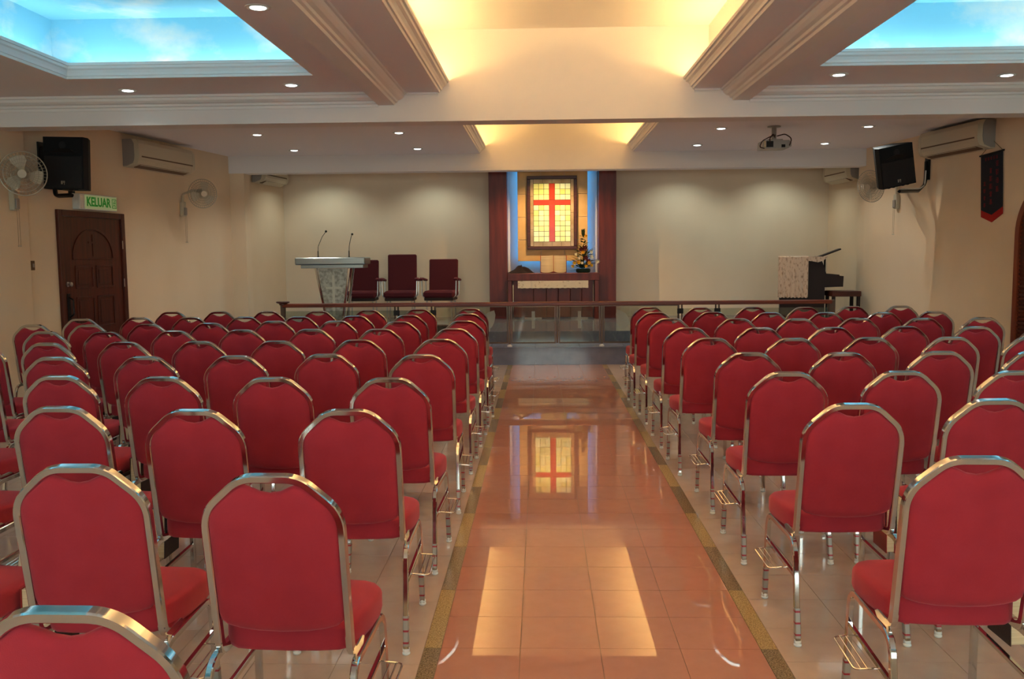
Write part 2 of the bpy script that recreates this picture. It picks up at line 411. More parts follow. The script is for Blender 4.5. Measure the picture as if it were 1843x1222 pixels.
# rear wall behind the camera, its unseen windows added to let in daylight
ADDED_WINS = [(-5.1, -1.9), (-1.35, 1.35), (1.9, 4.9)]
rw = MB(); xs = [-7.0]+[v for w_ in ADDED_WINS for v in w_]+[6.6]
for k in range(0, 8, 2): rw.box(xs[k], xs[k+1], -3.4, -3.2, -0.1, 3.75)
for a, b in ADDED_WINS: rw.box(a, b, -3.4, -3.2, -0.1, 1.2); rw.box(a, b, -3.4, -3.2, 2.6, 3.75)
struct('wall_rear', rw, M_wall)
for n_, (x0, x1) in enumerate(ADDED_WINS, 1):
    w = root('window_%d' % n_, ((x0+x1)/2, -3.3, 1.2)); h_ = (x1-x0)/2
    fr = MB()
    for a, b, c, d in ((-h_, h_, 0, 0.05), (-h_, h_, 1.35, 1.40), (-h_, -h_+0.05, 0.05, 1.35), (h_-0.05, h_, 0.05, 1.35), (-0.03, 0.03, 0.05, 1.35)):
        fr.box(a, b, -0.03, 0.03, c, d)
    fr.build('window_frame', M_white, w)
    for a, b in ((-h_+0.05, -0.03), (0.03, h_-0.05)): MB().box(a, b, -0.003, 0.003, 0.05, 1.35).build('pane', M_glass, w)
    pl_ = bpy.data.lights.new('window_portal', 'AREA'); pl_.shape = 'RECTANGLE'; pl_.size = 2*h_; pl_.size_y = 1.4; pl_.cycles.is_portal = True
    po = bpy.data.objects.new('window_portal', pl_); COL.objects.link(po); po.location = ((x0+x1)/2, -3.38, 1.9); po.rotation_euler = (PI/2, 0, 0)

# ceilings, coves, beams
YN0, YN1 = -3.2, 8.775
SKL = (-4.27, -2.13, -2.4, 7.857); SKR = (2.096, 4.23, -2.4, 7.80)
CV0, CV1, NC0 = -1.173, 1.236, -2.6
cl = MB()
for (a, b, s_) in ((-7.0, CV0, SKL), (CV1, 6.6, SKR)):
    x0, x1, y0, y1 = s_
    cl.box(a, x0, YN0, YN1, ZC, ZC+0.04); cl.box(x1, b, YN0, YN1, ZC, ZC+0.04)
    cl.box(x0, x1, YN0, y0, ZC, ZC+0.04); cl.box(x0, x1, y1, YN1, ZC, ZC+0.04)
cl.box(CV0, CV1, YN0, NC0, ZC, ZC+0.04)
struct('ceiling', cl, M_ceil)
FC0, FCA, FCB = 9.85, -1.138, 1.20
B1, B2 = 8.775, 13.98                   # front faces of the two cross beams
cl = MB()
cl.box(-6.0, FCA, 9.06, B2+0.01, ZC, ZC+0.04); cl.box(FCB, 5.8, 9.06, B2+0.01, ZC, ZC+0.04); cl.box(FCA, FCB, 9.06, FC0, ZC, ZC+0.04)
struct('ceiling', cl, M_ceil)
struct('ceiling', MB().box(-5.2, 5.2, 14.26, 16.0, 3.12, 3.16), M_ceil)
struct('beam', MB().box(-6.9, 6.5, B1, 9.06, 2.747, 3.75), M_beam)
struct('beam', MB().box(-5.2, 5.2, B2, 14.27, 2.753, 3.75), M_beam)
# cove boxes
def cove_box(name, x0, x1, y0, y1, z1, mt, ends=(True, True)):
    m_ = MB(); t = 0.03
    m_.box(x0-t, x1+t, y0-t, y1+t, z1, z1+t)
    m_.box(x0-t, x0, y0, y1, ZC+0.04, z1); m_.box(x1, x1+t, y0, y1, ZC+0.04, z1)
    if ends[0]: m_.box(x0-t, x1+t, y0-t, y0, ZC+0.04, z1)
    if ends[1]: m_.box(x0-t, x1+t, y1, y1+t, ZC+0.04, z1)
    return struct(name, m_, mt)
cove_box('ceiling', CV0-0.13, CV1+0.13, NC0-0.13, B1+0.005, 3.59, M_beam, (True, False))
cove_box('ceiling', FCA-0.14, FCB+0.14, FC0-0.14, B2+0.005, 3.475, M_beam, (True, False))
cove_box('ceiling', SKL[0]-0.23, SKL[1]+0.23, SKL[2]-0.23, SKL[3]+0.23, 3.567, M_sky)
cove_box('ceiling', SKR[0]-0.23, SKR[1]+0.23, SKR[2]-0.23, SKR[3]+0.23, 3.567, M_sky)
# moulded lips around the coves: stepped profile (u = toward the opening, z)
LIP = [(0.0, 0.0), (0.012, 0.0), (0.018, 0.016), (0.030, 0.018), (0.036, 0.034), (0.050, 0.052), (0.068, 0.062), (0.072, 0.078), (0.086, 0.080), (0.090, 0.098), (0.070, 0.098), (0.0, 0.05)]
LIP = [(u*1.147, z*1.147) for u, z in LIP]
SKLIP = [(u*0.45, z*1.15) for u, z in LIP]
def lip_run(mb, p, q, nrm, prof, ext0=0.0, ext1=0.0):
    # straight moulding from p to q (xy), nrm = unit vector toward the opening
    p = Vector((p[0], p[1])); q = Vector((q[0], q[1])); d = (q-p).normalized(); n = len(prof)
    vs = []
    for e, base, s_ in ((ext0, p, 1), (ext1, q, -1)):
        for u, z in prof:
            b = base+Vector(nrm)*u+d*(s_*u*e); vs.append((b.x, b.y, ZC+z))
    fs = [(i, (i+1) % n, n+(i+1) % n, n+i) for i in range(n)]+[tuple(range(n))[::-1], tuple(range(n, 2*n))]
    mb.add(vs, fs)
mb = MB()
lip_run(mb, (CV0, NC0), (CV0, B1), (1, 0), LIP, 1, 0); lip_run(mb, (CV1, NC0), (CV1, B1), (-1, 0), LIP, 1, 0)
lip_run(mb, (CV0, NC0), (CV1, NC0), (0, 1), LIP, 1, 1)
struct('trim_1', mb, M_trim)
mb = MB()
lip_run(mb, (FCA, FC0), (FCA, B2), (1, 0), LIP, 1, 0); lip_run(mb, (FCB, FC0), (FCB, B2), (-1, 0), LIP, 1, 0)
lip_run(mb, (FCA, FC0), (FCB, FC0), (0, 1), LIP, 1, 1)
struct('trim_2', mb, M_trim)
for nm, (x0, x1, y0, y1) in (('trim_3', SKL), ('trim_4', SKR)):
    mb = MB()
    lip_run(mb, (x0, y0), (x0, y1), (1, 0), SKLIP, 1, 1); lip_run(mb, (x1, y0), (x1, y1), (-1, 0), SKLIP, 1, 1)
    lip_run(mb, (x0, y1), (x1, y1), (0, -1), SKLIP, 1, 1); lip_run(mb, (x0, y0), (x1, y0), (0, 1), SKLIP, 1, 1)
    struct(nm, mb, M_trim)
# long ceiling beams either side of the cove with stepped mouldings
LB = [(0.0, 0.01), (0.009, -0.014), (0.025, -0.016), (0.034, -0.039), (0.057, -0.057), (0.085, -0.067), (0.092, -0.085), (0.112, -0.089), (0.120, -0.109), (0.275, -0.109), (0.275, 0.01)]
struct('beam', MB().prism([(-1.471-a, ZC+z) for a, z in LB], YN0, B1, 'y'), M_trim)
struct('beam', MB().prism([(1.477+a, ZC+z) for a, z in LB], YN0, B1, 'y'), M_trim)
# cornice along the first cross beam
CO = [(0.0, 0.0), (0.115, 0.0), (0.112, 0.021), (0.099, 0.025), (0.094, 0.050), (0.069, 0.069), (0.041, 0.076), (0.037, 0.096), (0.018, 0.101), (0.014, 0.126), (0.0, 0.126)]
for nm, a, b in (('trim_5', -5.6, -1.746), ('trim_6', 1.752, 5.3), ('trim_7', -1.471, CV0), ('trim_8', CV1, 1.477)):
    k_ = 1.0 if b-a > 1 else 0.25
    struct(nm, MB().prism([(B1-u*k_, ZC-z*k_) for u, z in CO], a, b, 'x'), M_trim)

# light tubes in the troughs (hidden by the lips, as built)
def tube_lamp(name, label, p, q, mt, r=0.013):
    p, q = Vector(p), Vector(q); d = (q-p); n = max(1, round(d.length/1.25))
    t = thing(name, label, 'cove light', tuple(p))
    for i in range(n):
        a = d*(i/n)+d.normalized()*0.02; b = d*((i+1)/n)-d.normalized()*0.02
        MB().tube([a, b], r, 8).build('lamp_tube', mt, t, True)
    return t
tube_lamp('cove_light', 'warm light tubes hidden in left trough of the near ceiling cove', (CV0-0.06, NC0, ZC+0.07), (CV0-0.06, B1-0.05, ZC+0.07), E_cove)
tube_lamp('cove_light', 'warm light tubes hidden in right trough of the near ceiling cove', (CV1+0.06, NC0, ZC+0.07), (CV1+0.06, B1-0.05, ZC+0.07), E_cove)
tube_lamp('cove_light', 'warm light tubes hidden in left trough of the far ceiling cove', (FCA-0.07, FC0, ZC+0.07), (FCA-0.07, B2-0.05, ZC+0.07), E_far)
tube_lamp('cove_light', 'warm light tubes hidden in right trough of the far ceiling cove', (FCB+0.07, FC0, ZC+0.07), (FCB+0.07, B2-0.05, ZC+0.07), E_far)
for s_, w_ in ((SKL, 'left'), (SKR, 'right')):
    x0, x1, y0, y1 = s_; e = 0.115; z = ZC+0.08
    tube_lamp('cove_light', 'cool light tubes along outer edge of the %s painted sky recess' % w_, (x0-e if w_ == 'left' else x1+e, y0, z), (x0-e if w_ == 'left' else x1+e, y1, z), E_sky)
    tube_lamp('cove_light', 'cool light tubes along aisle edge of the %s painted sky recess' % w_, (x1+e if w_ == 'left' else x0-e, y0, z), (x1+e if w_ == 'left' else x0-e, y1, z), E_sky)
    tube_lamp('cove_light', 'cool light tubes along front edge of the %s painted sky recess' % w_, (x0, y1+e, z), (x1, y1+e, z), E_sky)

# ================================================================== BANQUET CHAIRS
def yback(z): return 0.095-0.181*(z-0.395)
def make_chair(side):
    t = thing('banquet_chair', 'x', 'chair')
    # chrome back frame
    half = [(-0.182, 0.22, 0.398), (-0.182, yback(0.395), 0.395), (-0.182, yback(0.815), 0.815), (-0.078, yback(0.909), 0.909)]
    pts = half+[(-x, y_, z) for x, y_, z in half[::-1]]
    path = fillet(pts, [0.045, 0.115, 0.10, 0.10, 0.115, 0.045], 7)
    MB().sweep(path, rectprof(0.021, 0.026, 0.003), a0=(1, 0, 0)).build('back_frame', M_chrome, t, True, 35)
    # padded back
    oh = [(0, 0.462), (0.07, 0.465), (0.12, 0.473), (0.152, 0.483), (0.168, 0.497), (0.173, 0.52), (0.174, 0.60), (0.174, 0.70), (0.174, 0.775), (0.170, 0.803), (0.160, 0.824), (0.143, 0.842), (0.110, 0.868), (0.084, 0.887), (0.070, 0.891), (0.053, 0.885), (0.028, 0.873), (0.0, 0.868)]
    out = oh+[(-x, z) for x, z in oh[-2:0:-1]]
    n = len(out); cz = 0.66
    rings = [(0.30, 0.036), (0.62, 0.034), (0.86, 0.029), (0.95, 0.022), (0.985, 0.012), (1.0, 0.004), (0.99, -0.006), (0.955, -0.013), (0.86, -0.017), (0.6, -0.020), (0.3, -0.021)]
    vs = []
    for k, dy in rings:
        for x, z in out:
            zz = cz+(z-cz)*k; vs.append((x*k, yback(zz)+dy, zz))
    fs = []
    for i in range(len(rings)-1):
        for j in range(n): fs.append((i*n+j, i*n+(j+1) % n, (i+1)*n+(j+1) % n, (i+1)*n+j))
    vs += [(0, yback(cz)+0.037, cz), (0, yback(cz)-0.021, cz)]; c0 = len(vs)-2
    L0 = (len(rings)-1)*n
    for j in range(n): fs.append((c0, (j+1) % n, j)); fs.append((c0+1, L0+j, L0+(j+1) % n))
    fs = [f[::-1] for f in fs]
    MB().add(vs, fs).build('backrest', M_red, t, True, 80)
    # seat
    q = [(0.172, 0.138), (0.188, 0.168), (0.203, 0.26), (0.210, 0.36), (0.205, 0.41), (0.185, 0.445), (0.15, 0.465), (0.08, 0.474)]
    out = [(0, 0.106), (0.09, 0.109), (0.145, 0.117)]+q+[(0, 0.476)]+[(-a, b) for a, b in q[::-1]]+[(-0.145, 0.117), (-0.09, 0.109)]
    n = len(out); cx_, cy_ = 0, 0.29
    rings = [(0.93, 0.392), (0.985, 0.396), (1.0, 0.408), (1.0, 0.430), (1.0, 0.450), (0.985, 0.462), (0.95, 0.470), (0.85, 0.476), (0.6, 0.480), (0.3, 0.481)]
    vs = [(x*k, cy_+(y_-cy_)*k, z) for k, z in rings for x, y_ in out]
    fs = [(i*n+j, i*n+(j+1) % n, (i+1)*n+(j+1) % n, (i+1)*n+j) for i in range(len(rings)-1) for j in range(n)]
    vs.append((0, cy_, 0.481)); c0 = len(vs)-1; L0 = (len(rings)-1)*n
    fs += [(L0+j, L0+(j+1) % n, c0) for j in range(n)]; fs.append(tuple(range(n))[::-1])
    MB().add(vs, fs).build('seat', M_red, t, True, 80)
    # legs with glides, film on the rear legs
    for sx in (-1, 1):
        for rear in (True, False):
            if rear: p = [(sx*0.198, 0.26, 0.382), (sx*0.198, 0.05, 0.382), (sx*0.205, -0.032, 0.012)]
            else: p = [(sx*0.198, 0.26, 0.382), (sx*0.198, 0.435, 0.382), (sx*0.205, 0.452, 0.012)]
            leg = MB().sweep(fillet(p, 0.075, 6), rectprof(0.020, 0.023, 0.003), a0=(1, 0, 0)).build('leg', M_chrome, t, True, 35)
            fx, fy = p[2][0], p[2][1]
            MB().lathe([(0.011, 0), (0.0155, 0.004), (0.0155, 0.009), (0.012, 0.012), (0.0145, 0.016), (0.0135, 0.024)], 10, Matrix.Translation((fx, fy, 0))).build('foot_glide', M_clear, leg, True)
            if rear or sx == side:
                a = Vector(p[1]); b = Vector(p[2]); d = a-b
                MB().sweep([b+d*0.05, b+d*0.34], rectprof(0.0215, 0.0245, 0.003), a0=(1, 0, 0)).build('printed_film', M_film, leg)
        MB().sweep([(sx*0.200, 0.012, 0.250), (sx*0.200, 0.440, 0.262)], rectprof(0.014, 0.016, 0.002), a0=(1, 0, 0)).build('stretcher', M_chrome, t)
    # wire book rack on the aisle side
    x0, x1 = side*0.200, side*0.276
    rk = MB()
    rk.tube(fillet([(x0, 0.13, 0.252), (x1, 0.13, 0.246), (x1, 0.35, 0.252), (x0, 0.35, 0.258)], 0.018, 4), 0.0032, 6)
    rk.tube([(x0*0.25+x1*0.75, 0.13, 0.248), (x0*0.25+x1*0.75, 0.35, 0.254)], 0.0025, 6)
    rk.tube([(x0*0.5+x1*0.5, 0.13, 0.249), (x0*0.5+x1*0.5, 0.35, 0.255)], 0.0025, 6)
    rk.build('book_rack', M_chrome, t, True)
    return t
ROWS = {
 'L': {10: [(-0.99, 1.40)],
  9: [(-0.925, 2.30), (-1.49, 2.41), (-2.06, 2.42)],
  8: [(-0.93, 3.29), (-1.51, 3.30), (-2.06, 3.38), (-2.62, 3.38)],
  7: [(-0.92, 4.15), (-1.48, 4.19), (-2.02, 4.23), (-2.55, 4.29), (-3.10, 4.26)],
  6: [(-0.90, 5.13), (-1.46, 5.19), (-1.97, 5.13), (-2.49, 5.12), (-3.02, 5.12), (-3.56, 5.13)],
  5: [(-0.90, 6.08), (-1.45, 6.07), (-1.99, 6.03), (-2.52, 6.03), (-3.03, 6.02), (-3.52, 5.98), (-4.03, 6.02)],
  4: [(-0.89, 6.95), (-1.46, 6.95), (-2.00, 6.99), (-2.54, 6.98), (-3.05, 6.92), (-3.52, 6.85), (-4.07, 6.93)],
  3: [(-0.88, 7.77), (-1.43, 7.72), (-2.00, 7.86), (-2.56, 7.90), (-3.03, 7.72), (-3.50, 7.64), (-3.97, 7.62), (-4.47, 7.66)],
  2: [(-0.92, 8.70), (-1.47, 8.55), (-1.96, 8.53), (-2.46, 8.44), (-3.01, 8.48), (-3.52, 8.46), (-4.03, 8.50)],
  1: [(-0.96, 9.55), (-1.50, 9.50), (-2.00, 9.39), (-2.49, 9.30), (-3.04, 9.32), (-3.55, 9.33), (-4.06, 9.35)]},
 'R': {9: [(0.98, 2.49)],
  8: [(0.95, 3.38), (1.51, 3.47)],
  7: [(0.95, 4.29), (1.49, 4.31), (2.01, 4.29)],
  6: [(0.96, 5.14), (1.48, 5.12), (2.03, 5.15), (2.56, 5.15)],
  5: [(0.91, 6.04), (1.44, 6.00), (1.93, 6.01), (2.47, 6.01), (3.00, 6.02)],
  4: [(0.90, 6.89), (1.43, 6.87), (1.96, 6.84), (2.51, 6.88), (3.01, 6.84), (3.53, 6.86)],
  3: [(0.90, 7.88), (1.46, 7.81), (1.96, 7.77), (2.47, 7.78), (2.99, 7.73), (3.50, 7.75)],
  2: [(0.88, 8.70), (1.42, 8.70), (1.93, 8.58), (2.43, 8.53), (2.90, 8.48), (3.43, 8.57)],
  1: [(0.92, 9.58), (1.43, 9.42), (1.97, 9.46), (2.42, 9.36), (2.97, 9.45), (3.49, 9.48)]}}
ROWS['L'][2].append((-4.48, 8.40))
ORD = ['', 'first', 'second', 'third', 'fourth', 'fifth', 'sixth', 'seventh', 'eighth', 'ninth', 'tenth']
CH = {}
for blk, side in (('L', 1), ('R', -1)):
    proto = make_chair(side); first = True
    for r_, lst in ROWS[blk].items():
        sg_ = -1 if blk == 'L' else 1
        for k in range(1, len(lst)):
            if abs(lst[k][0]) < abs(lst[k-1][0])+0.505: lst[k] = (sg_*(abs(lst[k-1][0])+0.505), lst[k][1])
        for c_, (x, y) in enumerate(lst, 1):
            if first: o = proto; first = False
            else: o = copy_tree(proto)
            a = random.uniform(-1, 1)*math.radians(2.2)
            o.location = (x, y, 0); o.rotation_euler = (0, 0, a)
            o['group'] = 'red banquet chairs %s of the aisle' % ('left' if blk == 'L' else 'right')
            o['label'] = 'red chrome-framed banquet chair %s of aisle, %s row from front, %s from aisle' % ('left' if blk == 'L' else 'right', ORD[r_], ORD[c_])
            CH[blk, r_, c_] = o
# hymn books standing on the racks between chairs
def make_book(name, label, x, y, rz, cover, th=0.036, tilt=0.0):
    t = thing(name, label, 'book', (x, y, 0.262), rz, 'books in the chair racks')
    t.rotation_euler = (0, tilt, rz)
    h, d = 0.205, 0.145
    c = MB()
    c.box(-th/2, -th/2+0.003, 0, d, 0, h); c.box(th/2-0.003, th/2, 0, d, 0, h); c.box(-th/2, th/2, d-0.003, d, 0, h)
    c.build('cover', cover, t)
    MB().box(-th/2+0.0035, th/2-0.0035, 0.004, d-0.004, 0.004, h-0.004).build('pages', M_page, t)
    return t
for (b, r_, c_, kind, dx, dy, tl) in (
    ('L', 9, 2, 'b', -0.262, 0.26, 0.05), ('L', 9, 2, 'r', -0.325, 0.27, 0.02), ('L', 8, 2, 'b', -0.270, 0.26, 0.05), ('L', 7, 3, 'b', -0.268, 0.26, 0.04), ('L', 7, 2, 'r', -0.27, 0.26, 0.04),
    ('L', 6, 4, 'b', -0.268, 0.26, 0.03), ('L', 6, 3, 'r', -0.265, 0.26, 0.03), ('L', 5, 5, 'b', -0.252, 0.26, 0.0),
    ('R', 9, 1, 'b', 0.278, 0.27, -0.04), ('R', 8, 1, 'r', 0.246, 0.26, -0.02), ('R', 8, 1, 'b', 0.300, 0.27, -0.02), ('R', 7, 1, 'b', 0.275, 0.26, -0.03)):
    x, y, _ = CH[b, r_, c_].location
    make_book('hymn_book', '%s book racked beside %s chair from aisle, %s row, %s block' % ('red' if kind == 'r' else 'thick dark brown', ORD[c_], ORD[r_], 'left' if b == 'L' else 'right'),
              x+dx, y+dy, 0, M_bookr if kind == 'r' else M_bookb, 0.036 if kind == 'r' else 0.058, tl)

# ================================================================== COMMUNION RAIL
RY = 12.27
rail = thing('communion_rail', 'long glass-panelled communion rail with dark wooden handrail across the platform', 'railing', (0, RY, P1))
ZR = 0.575
MB().sweep([(-3.72, 0, ZR), (3.66, 0, ZR)], [(0.026, -0.03), (0.026, 0.03), (0.016, 0.042), (-0.018, 0.042), (-0.026, 0.032), (-0.026, -0.032), (-0.018, -0.042), (0.016, -0.042)], a0=(0, 0, 1)).build('handrail', M_rail, rail, False)
PX = [-3.72, -2.17, -1.67, -0.64, 0.005, 0.604, 1.655, 2.15, 3.66]
for i, x in enumerate(PX):
    if i == 0:
        p = MB().box(x-0.03, x+0.03, -0.03, 0.03, 0, 0.60, 0.004).build('post', M_post, rail)
        MB().lathe([(0.03, 0.575), (0.05, 0.585), (0.05, 0.60), (0.085, 0.612), (0.092, 0.622), (0.085, 0.632), (0.0, 0.634)], 20, Matrix.Translation((x, 0, 0))).build('post_cap', M_wood, p, True)
    elif i == 8:
        MB().box(x-0.042, x+0.042, -0.03, 0.03, 0, 0.60, 0.004).build('post', M_post, rail)
    elif i in (3, 4, 5):
        p = MB().box(x-0.016, x+0.016, -0.016, 0.016, 0.0 if i != 4 else 0.045, ZR-0.02, 0.003).build('post', M_post, rail)
        if i != 4: MB().lathe([(0.035, 0), (0.035, 0.012), (0.02, 0.022), (0.02, 0.03)], 14, Matrix.Translation((x, 0, 0))).build('base_flange', M_clear, p, True)
    else:
        for s_ in (-0.022, 0.022):
            MB().tube([(x+s_, 0, 0.0), (x+s_, 0, ZR-0.02)], 0.011, 8).build('post', M_post, rail, True)
        MB().box(x-0.04, x+0.04, -0.012, 0.012, 0.43, 0.50, 0.003).build('glass_clamp', M_bmetal, rail)
for i in range(8):
    a, b = PX[i]+0.035, PX[i+1]-0.035
    if i in (2, 3, 4, 5):
        fr = MB(); z0, z1 = 0.06, 0.535
        a2, b2 = PX[i]+0.022, PX[i+1]-0.022
        for (p0, p1, q0, q1) in ((a2, b2, z1, z1+0.018), (a2, b2, z0-0.022, z0), (a2, a2+0.016, z0, z1), (b2-0.016, b2, z0, z1)):
            fr.box(p0, p1, -0.010, 0.010, q0, q1)
        fr.build('panel_frame', M_post, rail)
        a, b = a2+0.017, b2-0.017
    else: z0, z1 = 0.05, 0.50
    g = MB().box(a, b, -0.005, 0.005, z0+0.001, z1-0.001).build('glass_panel', M_glass, rail)
    cx_ = (a+b)/2
    if i in (3, 4):
        MB().box(cx_-0.022, cx_+0.022, -0.0068, -0.0055, 0.24, 0.475).build('etched_cross_upright', M_etch, g)
        MB().box(cx_-0.115, cx_-0.0225, -0.0068, -0.0055, 0.365, 0.392).build('etched_cross_arm', M_etch, g)
        MB().box(cx_+0.0225, cx_+0.115, -0.0068, -0.0055, 0.365, 0.392).build('etched_cross_arm', M_etch, g)
    elif i in (2, 5):   # etched leaf / praying hands shape near the gate
        sg = 1 if i == 2 else -1; ex = (b-0.24 if i == 2 else a+0.24)
        leaf = [(-0.09, -0.02), (-0.075, 0.06), (-0.03, 0.115), (0.03, 0.15), (0.075, 0.16), (0.09, 0.10), (0.08, 0.02), (0.045, -0.06), (0.0, -0.10), (-0.06, -0.08)]
        leaf = [(ex+sg*u, 0.33+w) for u, w in leaf]
        if sg < 0: leaf = leaf[::-1]
        MB().prism(leaf, -0.0068, -0.0055, 'y').build('etched_leaf', M_etch, g)

# ================================================================== CHANCEL
# altar: two wooden columns, niche, glowing panel
for sx, a, b, w_ in ((-1, -1.080, -0.777, 'left'), (1, 0.766, 1.058, 'right')):
    t = thing('altar_column', 'tall dark maroon wooden column at the %s of the altar niche' % w_, 'column', ((a+b)/2, 15.62, P2))
    h = (b-a)/2
    MB().box(-h, h, -0.19, 0.22, 0.0, 2.71, 0.004).build('column_panel', M_altar, t)
niche = thing('niche_back', 'white backing of the altar niche washed in blue light', 'panel', (-0.006, 15.80, P2))
MB().box(-0.77, 0.765, 0, 0.03, 0, 2.71).build('backing_board', M_back, niche)
gold = thing('stone_panel', 'tan stone-slab panel floating in front of blue-lit altar niche', 'panel', (-0.006, 15.65, 1.36)); gold.scale = (1.1, 1.1, 1.1)
gh = 1.58; gr = [0, 0.33, 0.68, 1.03, 1.37, gh]
for i in range(5):
    for a, b in ((-0.54, -0.182), (-0.178, 0.178), (0.182, 0.54)):
        MB().box(a, b, -0.03, 0.0, gr[i]+0.002, gr[i+1]-0.002, 0.002).build('slab', M_gold, gold)
MB().box(-0.53, 0.53, 0.001, 0.02, 0.02, gh-0.02).build('mounting_board', M_back, gold)
led = thing('led_strip', 'blue light strip hidden behind the tan altar panel', 'light strip', (-0.006, 15.695, 1.36)); led.scale = (1.1, 1.1, 1.1)
MB().box(-0.525, -0.505, 0, 0.012, 0.03, gh-0.05).build('led_bar', E_led, led)
MB().box(0.505, 0.525, 0, 0.012, 0.03, gh-0.05).build('led_bar', E_led, led)
MB().box(-0.49, 0.49, 0, 0.012, 0.010, 0.024).build('led_bar', E_led, led)
# stained glass
sg = thing('stained_glass', 'framed yellow stained glass panel with a red cross above the altar', 'stained glass', (-0.0155, 15.60, 1.557)); sg.scale = (1.1022, 1.1022, 1.1022)
fw_, fh_ = 0.385, 1.125
fr = MB()
for a, b, c, d in ((-fw_, fw_, 0, 0.05), (-fw_, fw_, fh_-0.05, fh_), (-fw_, -fw_+0.05, 0.05, fh_-0.05), (fw_-0.05, fw_, 0.05, fh_-0.05)):
    fr.box(a, b, -0.03, 0.012, c, d, 0.006)
fr.build('frame', M_wood, sg)
MB().box(-fw_+0.04, fw_-0.04, 0.0, 0.010, 0.04, fh_-0.04).build('lead_back', M_lead, sg)
gx0, gx1, gz0, gz1 = -0.284, 0.284, 0.121, 1.010
cw = 0.044                                     # half width of cross upright
hz0, hz1 = 0.681, 0.760                        # cross arm
pw = (gx1-cw)/3
pane_me = MB().box(-0.5, 0.5, -0.006, 0, -0.5, 0.5).mesh('pane', M_pane)
def pane(cx_, cz_, sx, sz, me=pane_me):
    o = link('pane', me, sg); o.location = (cx_, -0.001, cz_); o.scale = (sx-0.006, 1, sz-0.006)
for s_ in (-1, 1):
    for i in range(3):
        cx_ = s_*(cw+pw*(i+0.5))
        for j in range(7): pane(cx_, gz0+(hz0-gz0)*(j+0.5)/7, pw, (hz0-gz0)/7)
        for j in range(3): pane(cx_, hz1+(gz1-hz1)*(j+0.5)/3, pw, (gz1-hz1)/3)
rc = M_redglass
for a, b, c, d in ((-cw, cw, gz0, hz0), (-cw, cw, hz1, gz1), (gx0, -cw, hz0, hz1), (cw, gx1, hz0, hz1), (-cw, cw, hz0, hz1)):
    MB().box(a+0.002, b-0.002, -0.007, -0.001, c+0.002, d-0.002).build('cross_pane', rc, sg)
for k in range(4):
    a = gx0+(gx1-gx0)*k/4; b = gx0+(gx1-gx0)*(k+1)/4
    for c, d in ((0.052, gz0-0.004), (gz1+0.004, fh_-0.052)): MB().box(a+0.002, b-0.002, -0.006, -0.001, c, d).build('border_pane', M_border, sg)
    c = 0.052+(fh_-0.104)*k/4; d = 0.052+(fh_-0.104)*(k+1)/4
    for a, b in ((-fw_+0.052, gx0-0.004), (gx1+0.004, fw_-0.052)): MB().box(a, b, -0.006, -0.001, c+0.002, d-0.002).build('border_pane', M_border, sg)
# altar table
at = thing('altar_table', 'dark wooden altar table with panelled front and thick top', 'table', (-0.006, 15.10, P2)); at.scale = (1.1, 1.1, 1)
MB().box(-0.69, 0.69, 0.0, 0.42, 0.644, 0.766, 0.005).build('table_top', M_altar, at)
for x in (-0.655, 0.655):
    for y in (0.03, 0.38): MB().box(x-0.03, x+0.03, y-0.02, y+0.02, 0, 0.643, 0.003).build('leg', M_altar, at)
MB().box(-0.60, 0.60, 0.10, 0.12, 0.03, 0.643).build('back_panel', M_darkgap, at)
bx = [-0.60, -0.30, -0.105, 0.075, 0.255, 0.43, 0.60]
for i in range(6): MB().box(bx[i]+0.003, bx[i+1]-0.003, 0.075, 0.099, 0.03, 0.643, 0.004).build('front_board', M_altar, at)
rn = thing('altar_runner', 'cream embroidered runner hanging along the front of altar table', 'cloth', (-0.011, 15.10, P2)); rn.scale = (1.1, 1.1, 1)
vs, fs = [], []
N = 48
for i in range(N+1):
    x = -0.53+1.06*i/N; wv = 0.004*math.sin(i*0.9)+0.003*math.sin(i*2.3)
    vs += [(x, -0.006-0.004+wv*0.3, 0.642), (x, -0.012+wv, 0.520+0.003*math.sin(i*1.7)), (x, -0.008+wv, 0.520+0.003*math.sin(i*1.7)), (x, -0.003, 0.642)]
for i in range(N):
    for j in range(4): fs.append((i*4+j, (i+1)*4+j, (i+1)*4+(j+1) % 4, i*4+(j+1) % 4))
MB().add(vs, fs).build('cloth', M_runner, rn, True)
# open Bible on a small stand
bk = thing('open_bible', 'large open book propped up on the altar table', 'book', (0.0, 15.22, P2+0.770)); bk.scale = (1.1, 1.1, 1.1)
def leafp(sx):
    vs, fs = [], []
    n = 10
    for i in range(n+1):
        u = i/n; x = sx*(0.004+0.186*u); y = 0.014*(1-u)**3-0.03*math.sin(PI*min(1, u*1.05))**0.8
        zt = 0.262-0.004*u; zb = 0.020-0.022*math.sin(PI*u*0.9)*(1 if u < 0.95 else 0.6)
        tl = 0.35
        vs += [(x, y+0.02*0, max(zb, 0.002)), (x, y+tl*0.26*0.25, zt), (x, y+tl*0.26*0.25+0.014, zt), (x, y+0.016, max(zb, 0.002))]
    for i in range(n):
        for j in range(4): fs.append((i*4+j, (i+1)*4+j, (i+1)*4+(j+1) % 4, i*4+(j+1) % 4) if sx > 0 else (i*4+(j+1) % 4, (i+1)*4+(j+1) % 4, (i+1)*4+j, i*4+j))
    fs += [(0, 1, 2, 3), (n*4+3, n*4+2, n*4+1, n*4)]
    return MB().add(vs, fs)
for sx in (-1, 1): leafp(sx).build('page_block', M_page, bk, True, 30)
MB().box(-0.20, 0.20, 0.045, 0.052, 0.0, 0.265, M=Matrix.Rotation(-0.06, 4, 'X')).build('cover', M_bookr, bk)
